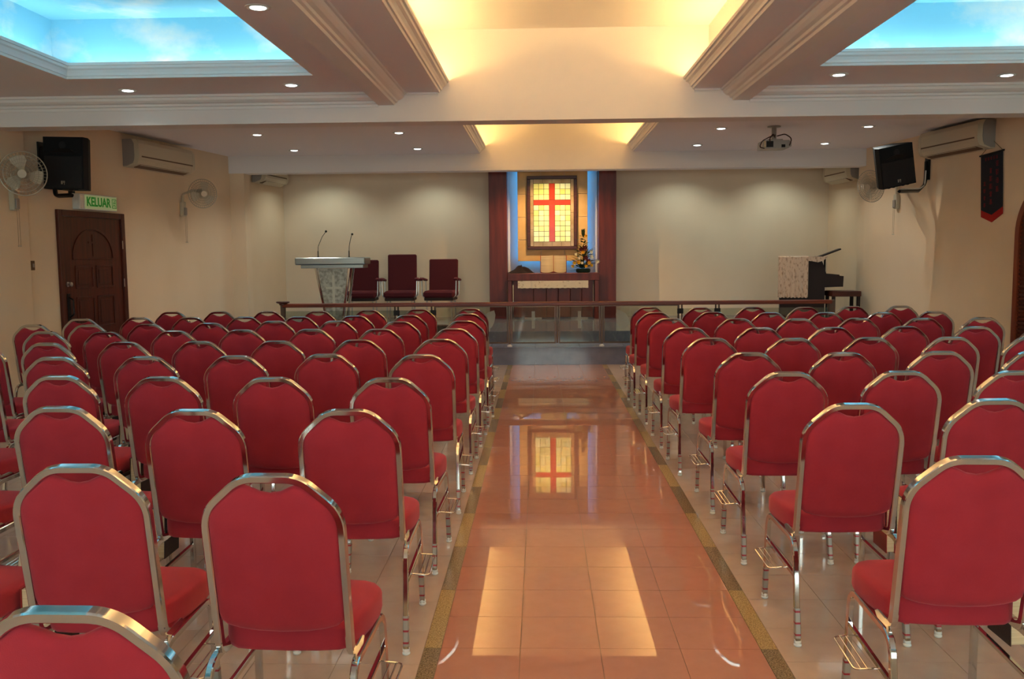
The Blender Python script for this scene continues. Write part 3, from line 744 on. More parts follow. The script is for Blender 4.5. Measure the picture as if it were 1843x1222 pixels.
MB().prism([(0.05, 0.0), (0.14, 0.0), (0.075, 0.18)], -0.08, 0.08, 'x').build('book_stand', M_wood, bk)
# hat-like heap of dark cloth
ht = thing('folded_cloth', 'heap of dark cloth lying at left end of altar table', 'cloth', (-0.562, 15.28, P2+0.767)); ht.scale = (1.1, 1.1, 1.1)
vs, fs = [], []
nu, nv = 28, 8
for j in range(nv+1):
    v = j/nv
    for i in range(nu):
        a = 2*PI*i/nu
        rr = (0.17*(1-v**0.8)+0.02*(1-v)+0.002)*(1+0.18*math.sin(3*a+1)+0.12*math.sin(5*a+v*4)+0.06*math.sin(9*a+2))
        z = 0.105*math.sin(v*PI/2)**1.4*(1+0.16*math.sin(3*a+5*v)+0.12*math.cos(5*a))
        vs.append((rr*math.cos(a)+0.02*v, rr*0.62*math.sin(a), max(0.001, z)))
for j in range(nv):
    for i in range(nu): fs.append((j*nu+i, j*nu+(i+1) % nu, (j+1)*nu+(i+1) % nu, (j+1)*nu+i))
fs.append(tuple(range(nu))[::-1]); fs.append(tuple(range(nv*nu, nv*nu+nu)))
MB().add(vs, fs).build('cloth', M_hat, ht, True, 180)
# flower arrangement
FLW = fl = thing('flower_arrangement', 'tall pointed arrangement of yellow, white and maroon flowers on altar table', 'flowers', (0.496, 15.28, P2+0.767))
MB().lathe([(0.07, 0), (0.085, 0.01), (0.09, 0.045), (0.08, 0.06), (0.0, 0.06)], 16).build('bowl', M_leafd, fl, True)
fl.scale = (1.36, 1.1, 1.1)
def leafblade(mb, base, d, L, w):
    d = Vector(d).normalized(); s_ = d.cross(Vector((0, 0, 1)))
    if s_.length < 0.1: s_ = Vector((1, 0, 0))
    s_.normalize(); n = s_.cross(d); b = Vector(base)
    p = [b, b+d*L*0.4+s_*w, b+d*L, b+d*L*0.4-s_*w, b+d*L*0.4+n*0.006]
    mb.add(p, [(0, 1, 4), (1, 2, 4), (2, 3, 4), (3, 0, 4)])
rnd = random.Random(3)
for band, (z0, z1, rad, cnt, mt) in enumerate(((0.05, 0.13, 0.20, 46, M_leafd), (0.12, 0.30, 0.17, 54, M_leaf), (0.28, 0.46, 0.09, 34, M_leaf), (0.44, 0.56, 0.045, 18, M_leaf))):
    mb = MB()
    for i in range(cnt):
        a = rnd.uniform(0, 2*PI); z = rnd.uniform(z0, z1); d = (math.cos(a), math.sin(a)*0.8, rnd.uniform(-0.1, 0.8))
        leafblade(mb, (0.012*math.cos(a), 0.012*math.sin(a), z), d, rad*rnd.uniform(0.6, 1.15), 0.014)
    mb.build('foliage', mt, fl)
mb = MB()
for i in range(14):
    a = 2*PI*i/14; leafblade(mb, (0.008*math.cos(a), 0.008*math.sin(a), 0.52+0.004*i), (0.16*math.cos(a), 0.16*math.sin(a), 1), 0.125-0.002*i, 0.014)
mb.build('top_leaf', M_leaf, fl)
def blossom(c, r, mt):
    mb = MB(); mb.ball(c, r*0.6, 8, 5)
    for i in range(9):
        a = 2*PI*i/9; leafblade(mb, c, (math.cos(a), -0.7, math.sin(a)), r*1.3, r*0.33)
    mb.build('blossom', mt, fl, True, 60)
for x, y, z, r, mt in ((-0.11, -0.13, 0.15, 0.036, M_yel), (-0.06, -0.15, 0.16, 0.034, M_yel), (-0.13, -0.11, 0.10, 0.03, M_yel), (0.07, -0.14, 0.15, 0.034, M_yel), (0.10, -0.12, 0.11, 0.028, M_yel), (0.03, -0.15, 0.10, 0.026, M_yel), (-0.005, -0.10, 0.31, 0.03, M_yel), (0.03, -0.05, 0.55, 0.028, M_yel),
                        (-0.05, -0.13, 0.225, 0.03, M_wht), (0.10, -0.10, 0.24, 0.036, M_wht), (0.17, -0.08, 0.17, 0.034, M_wht), (0.10, -0.06, 0.31, 0.03, M_wht), (-0.02, -0.16, 0.15, 0.024, M_wht), (-0.09, -0.09, 0.28, 0.024, M_wht),
                        (0.03, -0.13, 0.22, 0.045, M_mar), (0.02, -0.08, 0.37, 0.05, M_mar), (0.06, -0.12, 0.18, 0.036, M_mar), (-0.03, -0.09, 0.35, 0.036, M_mar)):
    blossom((x, y, z), r, mt)

# lectern with two gooseneck microphones
lc = thing('lectern', 'stainless steel lectern with tapering etched glass front, left of altar', 'lectern', (-3.253, 13.20, P2)); lc.scale = (1.03, 1.03, 1)
MB().box(-0.525, 0.475, 0.0, 0.42, 0.955, 1.062, 0.014).build('top_slab', M_steel, lc)
MB().box(-0.45, 0.44, 0.04, 0.40, 0.905, 0.954, 0.004).build('lower_tray', M_steel, lc)
for sx, a, b in ((-1, -0.235, -0.085), (1, 0.235, 0.115)):
    MB().sweep([(a+0.005*sx, 0.06, 0.904), (b, 0.06, 0.05)], rectprof(0.035, 0.05, 0.006), a0=(1, 0, 0)).build('side_post', M_chrome, lc)
    MB().sweep([(a+0.005*sx, 0.36, 0.904), (b, 0.36, 0.05)], rectprof(0.035, 0.05, 0.006), a0=(1, 0, 0)).build('side_post', M_chrome, lc)
gp = [(-0.212, 0.90), (-0.072, 0.05), (0.098, 0.05), (0.212, 0.90)]
M_lgl = mat('lectern_etched_glass', srgb(176, 174, 160), 0.35, noise=((22, 22, 22), 6, srgb(128, 126, 112), 0.36, 0.62), bump=(70, 0.5), spec=0.8)
gpan = MB().prism(gp, 0.055, 0.067, 'y').build('etched_glass_front', M_lgl, lc)
M_frost = mat('frosted_white', srgb(190, 188, 170), 0.6)
MB().box(-0.012, 0.022, 0.051, 0.0545, 0.20, 0.80).build('etched_cross_upright', M_frost, gpan)
MB().box(-0.105, -0.0125, 0.051, 0.0545, 0.60, 0.632).build('etched_cross_arm', M_frost, gpan)
MB().box(0.0225, 0.115, 0.051, 0.0545, 0.60, 0.632).build('etched_cross_arm', M_frost, gpan)
MB().box(-0.16, 0.18, 0.0, 0.42, 0.0, 0.05, 0.006).build('base', M_steel, lc)
for nm, x, pts in (('left', -3.486, [(0, 0, 0.09), (0.004, 0, 0.16), (0.07, -0.01, 0.30), (0.125, -0.02, 0.37)]), ('right', -3.027, [(0, 0, 0.09), (0.004, 0, 0.16), (0.028, -0.01, 0.26), (0.052, -0.02, 0.325)])):
    mc = thing('gooseneck_microphone', 'thin black gooseneck microphone standing at the %s of the lectern top' % nm, 'microphone', (x, 13.36, P2+1.063), group='lectern microphones')
    MB().lathe([(0.014, 0), (0.014, 0.006), (0.008, 0.01), (0.008, 0.09), (0.005, 0.095)], 10).build('base_stem', M_bmetal, mc, True)
    MB().tube(fillet(pts, 0.06, 4), 0.0042, 6).build('gooseneck', M_bmetal, mc, True)
    MB().ball(Vector(pts[-1])+Vector((0.006, 0, 0.008)), 0.017, 8, 6).build('capsule', M_black, mc, True)

# three maroon armchairs
def armchair(name, label, x, rz, hb):
    t = thing(name, label, 'armchair', (x, 14.90, P2), rz, 'clergy armchairs behind the lectern'); t.scale = (1.094, 1.094, 1)
    MB().box(-0.235, 0.235, -0.02, 0.46, 0.385, 0.495, 0.03).build('seat', M_maroon, t, True, 60)
    MB().box(-0.22, 0.22, 0.0, 0.44, 0.335, 0.384, 0.006).build('seat_base', M_piano, t)
    Mx = Matrix.Translation((0, 0.42, 0.42)) @ Matrix.Rotation(-0.13, 4, 'X')
    MB().box(-0.222, 0.222, 0.0, 0.07, 0.0, hb, 0.016, Mx).build('backrest', M_maroon, t, True, 60)
    for sx in (-1, 1):
        ar = MB().sweep(fillet([(sx*0.262, 0.40, 0.665), (sx*0.262, 0.05, 0.70), (sx*0.262, -0.03, 0.68)], 0.04, 4), [(0.016, -0.02), (0.016, 0.02), (0.008, 0.028), (-0.012, 0.028), (-0.018, 0.015), (-0.018, -0.015), (-0.012, -0.028), (0.008, -0.028)], a0=(0, 0, 1)).build('armrest', M_maroon, t, True)
        MB().sweep(fillet([(sx*0.262, 0.06, 0.677), (sx*0.256, 0.05, 0.42), (sx*0.20, 0.07, 0.36)], 0.05, 4), rectprof(0.03, 0.012, 0.002), a0=(0, 1, 0)).build('arm_support', M_silver, t)
        MB().sweep(fillet([(sx*0.262, 0.38, 0.66), (sx*0.256, 0.37, 0.42), (sx*0.20, 0.36, 0.36)], 0.05, 4), rectprof(0.03, 0.012, 0.002), a0=(0, 1, 0)).build('arm_support', M_silver, t)
        for y in (0.04, 0.40): MB().tube([(sx*0.185, y, 0.334), (sx*0.195, y, 0.0)], 0.011, 8).build('leg', M_silver, t, True)
    return t
armchair('armchair', 'maroon armchair partly hidden behind the steel lectern', -3.185, 0.05, 0.595)
armchair('armchair', 'tall-backed maroon armchair in the middle of the three', -2.54, 0.04, 0.685)
armchair('armchair', 'maroon armchair nearest the altar, right of the tall-backed one', -1.892, -0.06, 0.60)

# piano with lace cloth, music stand and bench
pn = thing('upright_piano', 'dark upright piano seen from its end near right wall', 'piano', (3.426, 14.0, P2), -0.24); pn.scale = (1.08, 1.08, 0.99)
prof = [(0.0, 0.0), (0.63, 0.0), (0.63, 0.08), (0.60, 0.10), (0.60, 0.55), (0.84, 0.56), (0.845, 0.72), (0.62, 0.745), (0.575, 0.90), (0.545, 0.98), (0.0, 0.99)]
MB().prism(prof, 0.0, 0.04, 'y').build('end_panel', M_piano, pn)
MB().prism(prof, 0.76, 0.80, 'y').build('end_panel', M_piano, pn)
MB().box(0.0, 0.36, 0.041, 0.759, 0.0, 0.985).build('case', M_piano, pn)
MB().box(0.361, 0.83, 0.041, 0.759, 0.58, 0.70).build('key_bed', M_piano, pn)
MB().box(0.62, 0.80, 0.06, 0.74, 0.7005, 0.712).build('keys', M_white, pn)
MB().box(0.361, 0.55, 0.041, 0.759, 0.7125, 0.975).build('front_panel', M_piano, pn)
lidm = Matrix.Translation((-0.01, -0.01, 0.991))
MB().box(0.0, 0.42, 0.0, 0.82, 0.0, 0.026, 0.005, lidm).build('lid', M_piano, pn)
lcg = thing('lace_cloth', 'pinkish lace cloth draped over the end of the piano', 'cloth', (3.388, 13.974, P2), -0.24); lcg.scale = (1.08, 1.08, 0.99)
vs, fs = [], []
N = 40
for i in range(N+1):
    x = 0.0+0.405*i/N; w = 0.006*math.sin(i*0.8)+0.004*math.sin(i*1.9)
    for (yy, zz) in ((0.34, 1.0225), (0.08, 1.0225), (0.018, 1.022), (0.0, 1.010), (-0.004+w, 0.75), (-0.008+w*1.5, 0.45), (-0.010+w*1.8, 0.395+0.006*math.sin(i*1.3))):
        vs.append((x, yy, zz))
k = 7
for i in range(N):
    for j in range(k-1): fs.append((i*k+j, i*k+j+1, (i+1)*k+j+1, (i+1)*k+j))
vs2 = [(x, y+0.004 if z < 1.005 else y, z if z < 1.005 else z+0.004) for x, y, z in vs]; o_ = len(vs); vs += vs2; fs += [tuple(o_+a for a in f[::-1]) for f in fs]
MB().add(vs, fs).build('draped_front', M_lace, lcg, True)
sw = MB(); sw.prism([(0.40, 1.021), (0.66, 1.015), (0.60, 0.955), (0.53, 0.93), (0.46, 0.945), (0.40, 0.955)], -0.006, -0.001, 'y')
sw.build('side_swag', M_lace, lcg)
MB().tube([(0.61, 0.30, 0.7125), (0.61, 0.30, 0.985)], 0.013, 8).build('desk_post', M_bmetal, pn, True)
dm = Matrix.Translation((0.50, 0.30, 0.985)) @ Matrix.Rotation(-0.40, 4, 'Y')
MB().box(0.0, 0.34, -0.22, 0.26, 0.0, 0.024, 0.004, dm).build('music_desk', M_piano, pn)
MB().box(-0.03, -0.001, -0.22, 0.26, -0.002, 0.04, 0.003, dm).build('desk_ledge', M_piano, pn)
bn = thing('piano_bench', 'low dark wooden bench to the right of the piano', 'bench', (4.175, 13.70, P2)); bn.scale = (1.02, 1.05, 1)
MB().box(-0.05, 0.37, 0.0, 0.36, 0.41, 0.49, 0.008).build('seat', M_wood, bn)
for x in (-0.02, 0.34):
    for y in (0.035, 0.32): MB().box(x-0.022, x+0.022, y-0.022, y+0.022, 0, 0.409, 0.003).build('leg', M_piano, bn)
sb = thing('wooden_box', 'small dark wooden box standing behind the glass rail left of the gate', 'box', (-1.58, 12.58, P1))
MB().box(-0.09, 0.09, -0.07, 0.07, 0, 0.26, 0.006).build('body', M_piano, sb)
MB().box(-0.095, 0.095, -0.075, 0.075, 0.261, 0.275, 0.003).build('lid', M_wood, sb)

# ================================================================== WALL-MOUNTED THINGS
def onL(y, z=0): return (xL(y), y, z)
def onR(y, z=0): return (xR(y), y, z)
# left door
D0, D1, DT = 9.876, 11.126, 2.019
dc = (D0+D1)/2; dw = (D1-D0)/2*1.008
dr = root('door_1', onL(dc), ANG_L)
fr = MB()
for a, b, c, d in ((-dw, -dw+0.07, 0, DT), (dw-0.07, dw, 0, DT), (-dw+0.07, dw-0.07, DT-0.07, DT)): fr.box(a, b, -0.035, 0.02, c, d, 0.005)
fr.build('door_frame', M_door, dr)
lf = MB().box(-dw+0.072, dw-0.072, -0.012, 0.02, 0.01, DT-0.072, 0.002).build('door_leaf', M_door, dr)
def panel(mb, a, b, c, d):
    for p in ((a, b, c, c+0.02), (a, b, d-0.02, d), (a, a+0.02, c+0.02, d-0.02), (b-0.02, b, c+0.02, d-0.02)): mb.box(p[0], p[1], -0.022, -0.0125, p[2], p[3], 0.003)
    mb.box(a+0.05, b-0.05, -0.019, -0.0125, c+0.05, d-0.05, 0.003)
for a, b in ((-0.355, -0.022), (0.034, 0.367)):
    for c, d in ((0.12, 0.59), (0.677, 1.044), (1.136, 1.399)):
        mb = MB(); panel(mb, a, b, c, d); mb.build('door_panel', M_door, lf)
arch = [(-0.378, 0, 1.474)]+[(-0.378*math.cos(PI*k/16), 0, 1.503+0.31*math.sin(PI*k/16)) for k in range(17)]+[(0.378, 0, 1.474)]
mb = MB(); mb.sweep([(x, -0.017, z) for x, y, z in arch]+[], rectprof(0.024, 0.012, 0.002), closed=True, a0=(0, 0, 1))
mb.build('arched_panel', M_door, lf)
mb = MB(); mb.box(-0.012, 0.012, -0.018, -0.0125, 1.503, 1.755); mb.box(-0.09, -0.0125, -0.018, -0.0125, 1.652, 1.675); mb.box(0.0125, 0.09, -0.018, -0.0125, 1.652, 1.675)
mb.build('carved_cross', M_door, lf)
MB().lathe([(0.028, 0), (0.028, 0.008), (0.014, 0.012), (0.014, 0.03), (0.026, 0.036), (0.026, 0.05), (0.0, 0.054)], 14, Matrix.Translation((-dw+0.13, -0.0125, 1.193)) @ Matrix.Rotation(PI/2, 4, 'X')).build('deadbolt', M_silver, lf, True)
hd = MB(); hd.box(-dw+0.105, -dw+0.16, -0.022, -0.0125, 0.768, 1.09, 0.004); hd.tube(fillet([(-dw+0.135, -0.022, 1.044), (-dw+0.135, -0.07, 1.021), (-dw+0.135, -0.07, 0.86), (-dw+0.135, -0.022, 0.826)], 0.02, 4), 0.009, 8)
hd.build('door_handle', M_bmetal, lf, True)
for z in (1.64, 1.18, 0.3): MB().box(dw-0.078, dw-0.066, -0.040, -0.0355, z-0.05, z+0.05).build('hinge', M_silver, dr)
# exit sign over the door
ex = thing('exit_sign', 'lit white exit sign with green KELUAR lettering above the door', 'sign', onL(10.53, 2.0325), ANG_L); ex.scale = (1.147, 1.147, 1.147)
MB().box(-0.31, 0.31, -0.085, 0.0, 0.0, 0.155, 0.006).build('housing', M_white, ex)
MB().box(-0.235, 0.30, -0.0885, -0.0855, 0.010, 0.145, 0.001).build('face', M_sign, ex)
me = text_mesh('KELUAR', 0.125, 0.0012, M_green)
o = link('lettering', me, ex); o.location = (-0.012, -0.0905, 0.077); o.rotation_euler = (PI/2, 0, 0); o.scale = (0.88, 1.0, 1.0)
ic = MB(); cx_ = 0.252
for a, b, c, d in ((-0.036, -0.030, 0.03, 0.125), (0.030, 0.036, 0.03, 0.125), (-0.030, 0.030, 0.119, 0.125), (-0.030, 0.030, 0.03, 0.036)): ic.box(cx_+a, cx_+b, -0.0915, -0.089, c, d)
ic.ball((cx_+0.006, -0.090, 0.106), 0.008, 8, 4, (1, 0.2, 1))
for p, q in (((0.002, 0.096), (-0.004, 0.070)), ((-0.004, 0.070), (0.014, 0.056)), ((0.014, 0.056), (0.010, 0.040)), ((-0.004, 0.070), (-0.020, 0.048)), ((0.002, 0.092), (0.020, 0.082)), ((0.002, 0.092), (-0.016, 0.084))):
    ic.sweep([(cx_+p[0], -0.0903, p[1]), (cx_+q[0], -0.0903, q[1])], rectprof(0.007, 0.002, 0.0005), a0=(1, 0, 0))
ic.build('running_figure', M_green, ex)

# air conditioners
def aircon(name, label, loc, rz, w, h=0.29, d=0.19, flap=0.0):
    t = thing(name, label, 'air conditioner', loc, rz, 'wall air conditioners'); t.scale = (1.14, 1.14, 1.14)
    pr = [(0.0, 0.0), (-0.06, 0.0), (-d+0.03, 0.03), (-d+0.008, 0.07), (-d, 0.12), (-d+0.004, h-0.05), (-d+0.03, h-0.008), (-d+0.05, h), (0.0, h)]
    MB().prism(pr, -w/2+0.05, w/2-0.05, 'x').build('body', M_ac, t)
    for a, b in ((-w/2, -w/2+0.049), (w/2-0.049, w/2)): MB().prism([(y*1.02, 0.002+z*0.985) for y, z in pr], a, b, 'x').build('end_cap', M_ac, t)
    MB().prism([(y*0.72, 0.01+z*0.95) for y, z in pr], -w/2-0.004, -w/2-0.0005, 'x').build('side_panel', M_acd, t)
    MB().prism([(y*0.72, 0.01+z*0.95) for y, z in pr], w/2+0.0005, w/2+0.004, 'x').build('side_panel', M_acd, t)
    MB().box(-w/2+0.055, w/2-0.055, -d-0.002, -d+0.006, 0.105, 0.119).build('seam', M_slot, t)
    MB().prism([(-0.075, -0.002), (-d+0.032, 0.026), (-d+0.036, 0.034), (-0.075, 0.004)], -w/2+0.08, w/2-0.08, 'x').build('outlet', M_slot, t)
    Mx = Matrix.Translation((0, -d+0.03, 0.028)) @ Matrix.Rotation(flap, 4, 'X')
    MB().box(-w/2+0.085, w/2-0.085, -0.002, 0.075, -0.008, -0.003, M=Mx).build('louvre', M_ac, t)
    return t
aircon('air_conditioner', 'long white air conditioner high on left wall beyond the black loudspeaker', onL(11.883, 2.598), ANG_L, 1.20, 0.30)
aircon('air_conditioner', 'white air conditioner high on right wall above the black banner', onR(11.45, 2.65), ANG_R, 1.10, 0.29)
aircon('air_conditioner', 'small air conditioner on left chancel wall below the far beam', (-4.745, 15.0, 2.655), math.atan2(1.0, 0.098), 0.85, 0.27, 0.20, -0.5)
aircon('air_conditioner', 'small air conditioner on right chancel wall below the far beam', (4.745, 15.0, 2.59), math.atan2(-1.0, 0.063), 0.85, 0.27, 0.20, -0.5)

# wall fans: built facing -Y of the head, hung from a wall plate
def wall_fan(name, label, plate_loc, plate_rz, head, aim, R=0.20):
    t = thing(name, label, 'wall fan', plate_loc, plate_rz, 'white wall fans')
    inv = (Matrix.Translation(plate_loc) @ Matrix.Rotation(plate_rz, 4, 'Z')).inverted()
    hp = inv @ Vector(head)
    MB().box(-0.045, 0.045, -0.055, 0.0, -0.10, 0.10, 0.010).build('wall_plate', M_fan, t)
    MB().box(-0.03, 0.03, -0.075, -0.0555, -0.085, 0.02, 0.006).build('control_box', M_acd, t)
    ax = (inv.to_3x3() @ Vector(aim)).normalized()
    back = hp-ax*0.17
    MB().sweep(fillet([(0, -0.028, 0.10), (0, -0.035, back.z+0.01), (back.x*0.6, (back.y-0.035)*0.6-0.014, back.z+0.05), tuple(back)], 0.04, 4), rectprof(0.034, 0.030, 0.006), a0=(1, 0, 0)).build('arm', M_fan, t, True)
    q = Vector((0, 0, 1)).rotation_difference(ax).to_matrix().to_4x4()
    Mh = Matrix.Translation(hp) @ q
    MB().lathe([(0.03, -0.19), (0.055, -0.175), (0.062, -0.10), (0.055, -0.06), (0.03, -0.055)], 16, Mh).build('motor', M_fan, t, True)
    g = MB()
    def ring(r, z, w=0.0022): g.tube([Mh @ Vector((r*math.cos(2*PI*i/36), r*math.sin(2*PI*i/36), z)) for i in range(36)], w, 5, True)
    ring(R, 0.0, 0.0055)
    for k in range(1, 6):
        r = R*k/6; dz = 0.055*(1-(k/6)**2); ring(r, dz); ring(r, -dz)
    for i in range(40):
        a = 2*PI*i/40; c, s_ = math.cos(a), math.sin(a)
        for sg_ in (1, -1):
            g.tube([Mh @ Vector((r*c, r*s_, sg_*0.055*(1-(r/R)**2))) for r in (0.03, R*0.35, R*0.7, R)], 0.0016, 4)
    g.build('guard', M_wire, t)
    MB().lathe([(0.0, 0.062), (0.04, 0.060), (0.042, 0.052), (0.0, 0.050)], 18, Mh).build('badge', M_fan, t, True)
    MB().lathe([(0.030, -0.03), (0.034, 0.0), (0.024, 0.03), (0.0, 0.034)], 14, Mh).build('hub', M_fan, t, True)
    for i in range(3):
        a0_ = 2*PI*i/3+0.5; vs = []; fs = []
        for k, (r, w0, w1) in enumerate(((0.032, -0.3, 0.5), (0.08, -0.42, 0.55), (0.13, -0.42, 0.60), (0.165, -0.25, 0.5))):
            for u in (0, 0.5, 1):
                a = a0_+w0+(w1-w0)*u; vs.append(Mh @ Vector((r*R/0.2*math.cos(a), r*R/0.2*math.sin(a), -0.018+0.036*u)))
        n_ = len(vs); vs += [v+Mh.to_3x3() @ Vector((0, 0, -0.003)) for v in vs]
        for k in range(3):
            for u in range(2):
                A = k*3+u; fs.append((A, A+1, A+4, A+3)); fs.append((n_+A, n_+A+3, n_+A+4, n_+A+1))
        MB().add(vs, fs).build('blade', M_fan, t, True)
    for dx in (-0.018, 0.018):
        c = MB().tube([(dx, -0.065, -0.086), (dx, -0.065, -0.45)], 0.0016, 4).build('pull_cord', M_cord, t)
        MB().ball((dx, -0.065, -0.455), 0.008, 6, 4).build('cord_bead', M_fan, c, True)
    return t
wall_fan('wall_fan', 'large round wall fan at far left beside the black loudspeaker', (-5.52, 9.06, 2.065), PI/2, (-5.2615, 8.855, 2.311), (0.35, -1.0, -0.12), 0.212)
wall_fan('wall_fan', 'wall fan on left wall to the right of the dark door', onL(12.537, 2.145), ANG_L, (-4.700, 12.10, 2.323), (0.62, -0.78, -0.1), 0.189)
wall_fan('wall_fan', 'wall fan on right wall under the tilted loudspeaker', (xR(13.03)+0.06, 13.03, 2.168), ANG_R, (4.30, 12.73, 2.363), (-0.85, -0.5, -0.2), 0.218)

# loudspeakers on brackets
def speaker(name, label, loc, rot, w, h, d):
    t = thing(name, label, 'loudspeaker', loc, 0, 'black wall loudspeakers'); t.rotation_euler = rot
    pl = [(-w/2, 0.0), (w/2, 0.0), (w/2, 0.10*d/0.3), (w*0.30, d), (-w*0.30, d), (-w/2, 0.10*d/0.3)]
    MB().prism(pl, 0.0, h).build('cabinet', M_black, t)
    MB().box(-w/2+0.012, w/2-0.012, -0.010, -0.001, 0.012, h*0.64, 0.006).build('grille', M_grille, t)
    hn = MB().box(-w/2+0.012, w/2-0.012, -0.008, -0.001, h*0.66, h-0.012, 0.004).build('horn_panel', M_black, t)
    MB().prism([(-w*0.33, h*0.70), (w*0.33, h*0.70), (w*0.20, h*0.76), (0, h*0.78), (-w*0.20, h*0.76)], -0.016, -0.0085, 'y').build('horn_lip', M_bmetal, hn)
    MB().lathe([(0.0, 0), (0.035, 0), (0.04, 0.006), (0.02, 0.008)], 14, Matrix.Translation((0, -0.0085, h*0.84)) @ Matrix.Rotation(PI/2, 4, 'X')).build('horn_throat', M_grille, hn, True)
    lg = MB(); lg.box(-0.022, -0.004, -0.0125, -0.0105, 0.05, 0.085); lg.box(0.002, 0.020, -0.0125, -0.0105, 0.065, 0.085); lg.box(0.010, 0.016, -0.0125, -0.0105, 0.045, 0.065)
    lg.build('badge', M_silver, t)
    for x in (-0.12, -0.06, 0.06, 0.12): MB().box(x-0.012, x+0.012, 0.02, 0.05, -0.008, -0.0005).build('rubber_foot', M_black, t)
    return t
speaker('loudspeaker', 'black loudspeaker bracketed high on left wall above the exit sign', (-5.216, 9.52, 2.208), (0.0, 0.035, -0.06), 0.44, 0.54, 0.29)
bl = thing('speaker_bracket', 'black wall bracket holding the left loudspeaker', 'bracket', onL(9.704, 2.328), ANG_L, 'loudspeaker brackets'); bl.scale = (1.147, 1.147, 1.147)
MB().box(-0.06, 0.06, -0.016, 0.0, 0.06, 0.34, 0.003).build('wall_plate', M_bmetal, bl)
MB().box(-0.05, 0.05, -0.12, -0.017, 0.08, 0.30, 0.008).build('arm_block', M_bmetal, bl)
MB().sweep(fillet([(0.02, -0.10, 0.12), (0.02, -0.11, -0.155), (-0.10, -0.36, -0.160)], 0.05, 5), rectprof(0.035, 0.03, 0.004), a0=(1, 0, 0)).build('arm', M_bmetal, bl, True)
MB().box(-0.122, -0.08, -0.38, -0.34, -0.142, -0.122).build('yoke', M_bmetal, bl)
speaker('loudspeaker', 'black loudspeaker tilted forward on a curved bracket at right wall', (4.161, 11.355, 2.265), (0.12, -0.20, 0.10), 0.424, 0.493, 0.32)
br = thing('speaker_bracket', 'curved black wall bracket holding the tilted right loudspeaker', 'bracket', (xR(12.296)+0.06, 12.296, 2.306), ANG_R, 'loudspeaker brackets')
MB().box(-0.045, 0.045, -0.03, 0.0, 0.10, 0.42, 0.003).build('wall_plate', M_bmetal, br)
inv = (Matrix.Translation((xR(12.296)+0.06, 12.296, 2.306)) @ Matrix.Rotation(ANG_R, 4, 'Z')).inverted()
pt = inv @ Vector((4.195, 11.45, 2.208))
MB().sweep(fillet([(0, -0.036, 0.34), (0.02, -0.05, 0.05), (pt.x*0.35, pt.y*0.35, -0.06), tuple(pt)], 0.14, 6), rectprof(0.035, 0.035, 0.005), a0=(1, 0, 0)).build('arm', M_bmetal, br, True)
MB().tube(fillet([(0.03, -0.055, 0.22), (0.06, -0.08, 0.03), (pt.x*0.4, pt.y*0.35, -0.03), (pt.x*0.95, pt.y*0.95, pt.z+0.03)], 0.12, 6), 0.008, 6).build('cable', M_white, br, True)

# hanging banner on the right wall
bnr = thing('hanging_banner', 'black pennant banner with red lettering hanging on right wall', 'banner', onR(10.816, 1.847), ANG_R); bnr.scale = (1.147, 1.147, 1.147)
tilt = Matrix.Rotation(-0.06, 4, 'Y')
w = 0.175
MB().tube([(-w-0.02, -0.012, 0.655), (w+0.02, -0.012, 0.655)], 0.009, 8, M=tilt).build('rod', M_bmetal, bnr, True)
MB().prism([(-w, 0.645), (-w, 0.10), (0, 0.035), (w, 0.10), (w, 0.645)], -0.014, -0.008, 'y', tilt).build('cloth', M_ban, bnr)
MB().prism([(-w, 0.0985), (-w, 0.03), (0.0, -0.04), (w, 0.03), (w, 0.0985), (0, 0.0335)], -0.014, -0.008, 'y', tilt).build('red_tip', M_banr, bnr)
MB().tube([(-w, -0.012, 0.66), (0.03, -0.012, 0.775), (w, -0.012, 0.66)], 0.003, 5, M=tilt).build('hanging_cord', M_cord, bnr)
rn2 = random.Random(11)
def glyph(cx_, cz_, s_):
    mb = MB()
    for i in range(4): z = cz_+s_*(-0.4+0.27*i); L = s_*rn2.uniform(0.25, 0.48); mb.box(cx_-L, cx_+L, -0.0165, -0.0145, z-s_*0.05, z+s_*0.05, M=tilt)
    for i in range(2): x = cx_+s_*rn2.uniform(-0.28, 0.28); mb.box(x-s_*0.05, x+s_*0.05, -0.0175, -0.0168, cz_-s_*0.5, cz_+s_*0.48, M=tilt)
    mb.build('character', M_chr, bnr)
for k in range(4): glyph(0.095, 0.54-0.085*k, 0.055)
for k in range(5): glyph(-0.01, 0.48-0.078*k, 0.052)
for k in range(4): glyph(-0.11, 0.36-0.072*k, 0.042)
for k in range(5): glyph(-0.09+0.045*k, 0.605, 0.032)
# arched louvre door at the right edge
DA0, DA1 = 9.20, 10.357
ad = root('door_2', onR((DA0+DA1)/2), ANG_R)
hw = (DA1-DA0)/2*1.008; zs = 1.64
outer = [(-hw, 0.0)]+[(-hw*math.cos(PI*k/24), zs+(0.60)*math.sin(PI*k/24)) for k in range(25)]+[(hw, 0.0)]
inner = [(x*(hw-0.07)/hw, z if z < 0.01 else zs+(z-zs)*0.87) for x, z in outer]
vs, fs = [], []
for (a, b), (c, d) in zip(outer, inner): vs += [(a, -0.04, b), (c, -0.04, d), (c, 0.0, d), (a, 0.0, b)]
for i in range(len(outer)-1):
    for j in range(4): fs.append((i*4+j, i*4+(j+1) % 4, (i+1)*4+(j+1) % 4, (i+1)*4+j))
MB().add(vs, fs).build('arch_frame', M_arch, ad)
MB().prism(inner, -0.004, 0.002, 'y').build('door_leaf', M_door, ad)
for k in range(45):
    z = 0.12+0.045*k
    hx = (hw-0.075) if z < zs else (hw-0.075)*math.sqrt(max(0.0, 1-((z-zs)/0.515)**2))
    if hx > 0.06: MB().box(-hx, hx, -0.024, -0.006, z, z+0.026, M=None).build('slat', M_door, ad)
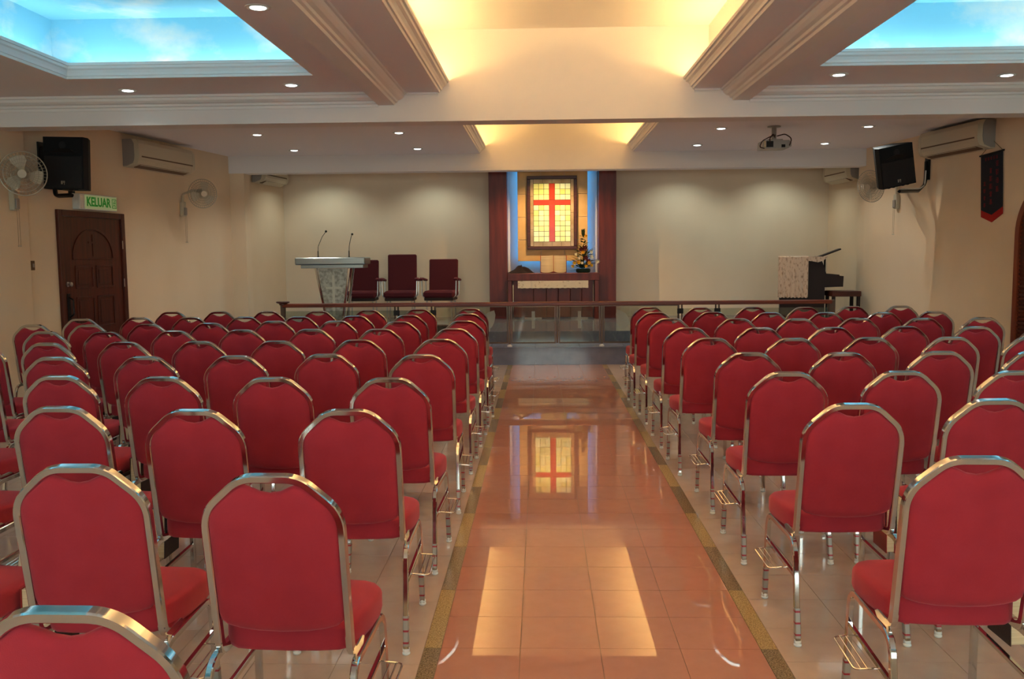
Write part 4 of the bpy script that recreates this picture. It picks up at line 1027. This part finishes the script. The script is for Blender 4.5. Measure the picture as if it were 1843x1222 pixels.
# small wall plate left of the door
sp = thing('wall_switch', 'small brownish wall switch at the corner left of the dark door', 'switch', onL(9.463, 1.411), ANG_L)
MB().box(-0.03, 0.03, -0.012, 0, -0.05, 0.05, 0.004).build('plate', M_slot, sp)
MB().box(-0.012, 0.012, -0.018, -0.0125, -0.02, 0.02, 0.002).build('rocker', M_acd, sp)

# projector hanging from the ceiling
pj = thing('projector', 'ceiling projector with looping cables hanging right of the aisle', 'projector', (2.647, 11.41, ZC)); pj.scale = (1.147, 1.147, 1.147)
MB().tube([(0, 0, 0), (0, 0, -0.14)], 0.026, 12).build('mount_pole', M_proj, pj, True)
MB().lathe([(0.07, -0.001), (0.07, -0.012), (0.03, -0.016)], 16).build('ceiling_plate', M_proj, pj, True)
MB().box(-0.08, 0.08, -0.06, 0.06, -0.155, -0.141, 0.003).build('mount_bracket', M_proj, pj)
MB().prism([(-0.15, -0.245), (0.12, -0.245), (0.155, -0.225), (0.155, -0.185), (0.13, -0.16), (-0.14, -0.16)], -0.12, 0.12, 'y').build('body', M_proj, pj)
MB().box(-0.135, -0.112, -0.1225, -0.1205, -0.235, -0.168).build('port_strip', M_page, pj)
MB().box(-0.108, -0.035, -0.1225, -0.1205, -0.232, -0.170).build('vent', M_darkgap, pj)
MB().box(0.05, 0.09, -0.1225, -0.1205, -0.235, -0.205).build('socket', M_black, pj)
for p_ in ([(0.0, -0.05, -0.10), (-0.06, -0.15, -0.12), (-0.16, -0.17, -0.17), (-0.19, -0.15, -0.235), (-0.13, -0.125, -0.245)], [(0.02, -0.05, -0.11), (0.08, -0.14, -0.10), (0.15, -0.16, -0.15), (0.13, -0.13, -0.22)], [(0, -0.04, -0.12), (-0.04, -0.12, -0.09), (-0.08, -0.14, -0.15), (-0.07, -0.125, -0.18)]):
    MB().tube(fillet(p_, 0.05, 4), 0.006, 6).build('cable', M_cable, pj, True)

# downlights
LAMP = {}
def downlight(label, x, y, z=ZC, spot=DOWN_W):
    t = thing('downlight', label, 'downlight', (x, y, z), 0, 'recessed downlights'); t.scale = (1.1, 1.1, 1.1)
    MB().lathe([(0.052, -0.0005), (0.072, -0.0005), (0.072, -0.005), (0.058, -0.008), (0.052, -0.006)], 20).build('trim_ring', M_clear, t, True)
    MB().lathe([(0.0, -0.013), (0.025, -0.012), (0.042, -0.009), (0.051, -0.001), (0.0, -0.001)], 18).build('bulb', E_down, t)
    if spot:
        l = bpy.data.lights.new('downlight_beam', 'SPOT'); l.energy = spot; l.color = (0.95, 1.0, 0.93); l.spot_size = math.radians(130); l.spot_blend = 0.7; l.shadow_soft_size = 0.0
        lo = bpy.data.objects.new('downlight_beam', l); COL.objects.link(lo); lo.parent = t; lo.location = (0, 0, -0.03); LAMP[t.name] = l
    return t
for x, w_ in ((-1.941, 'left inner'), (1.981, 'right inner')):
    downlight('near ceiling downlight beside the %s ceiling beam and painted sky recess' % w_.split()[0], x, 5.712)
for x, y, w_ in ((-3.983, 8.40, 'left wall'), (-2.434, 8.258, 'left ceiling beam'), (2.383, 8.167, 'right ceiling beam'), (3.886, 8.304, 'right wall')):
    downlight('downlight in front of the first cross beam, nearer the %s' % w_, x, y, ZC, 6.0)
for x, w_ in ((-3.765, 'far left'), (-1.976, 'inner left'), (2.027, 'inner right'), (3.828, 'far right')):
    downlight('%s downlight between the cross beams, nearer row' % w_, x, 11.527)
    downlight('%s downlight between the cross beams, farther row' % w_, x, 13.259)
for x, w_ in ((-3.84, 'far left'), (-2.0, 'inner left'), (2.15, 'inner right'), (3.76, 'far right')):
    t = downlight('%s downlight washing the chancel wall, hidden behind the far beam' % w_, x, 15.10, 3.12, CHANCEL_W)
    LAMP[t.name].color = (0.85, 1.0, 0.91)
t = downlight('warm downlight over the altar hidden behind the far beam', -0.02, 14.85, 3.12, ALTAR_W)
LAMP[t.name].color = (1.0, 0.66, 0.30)
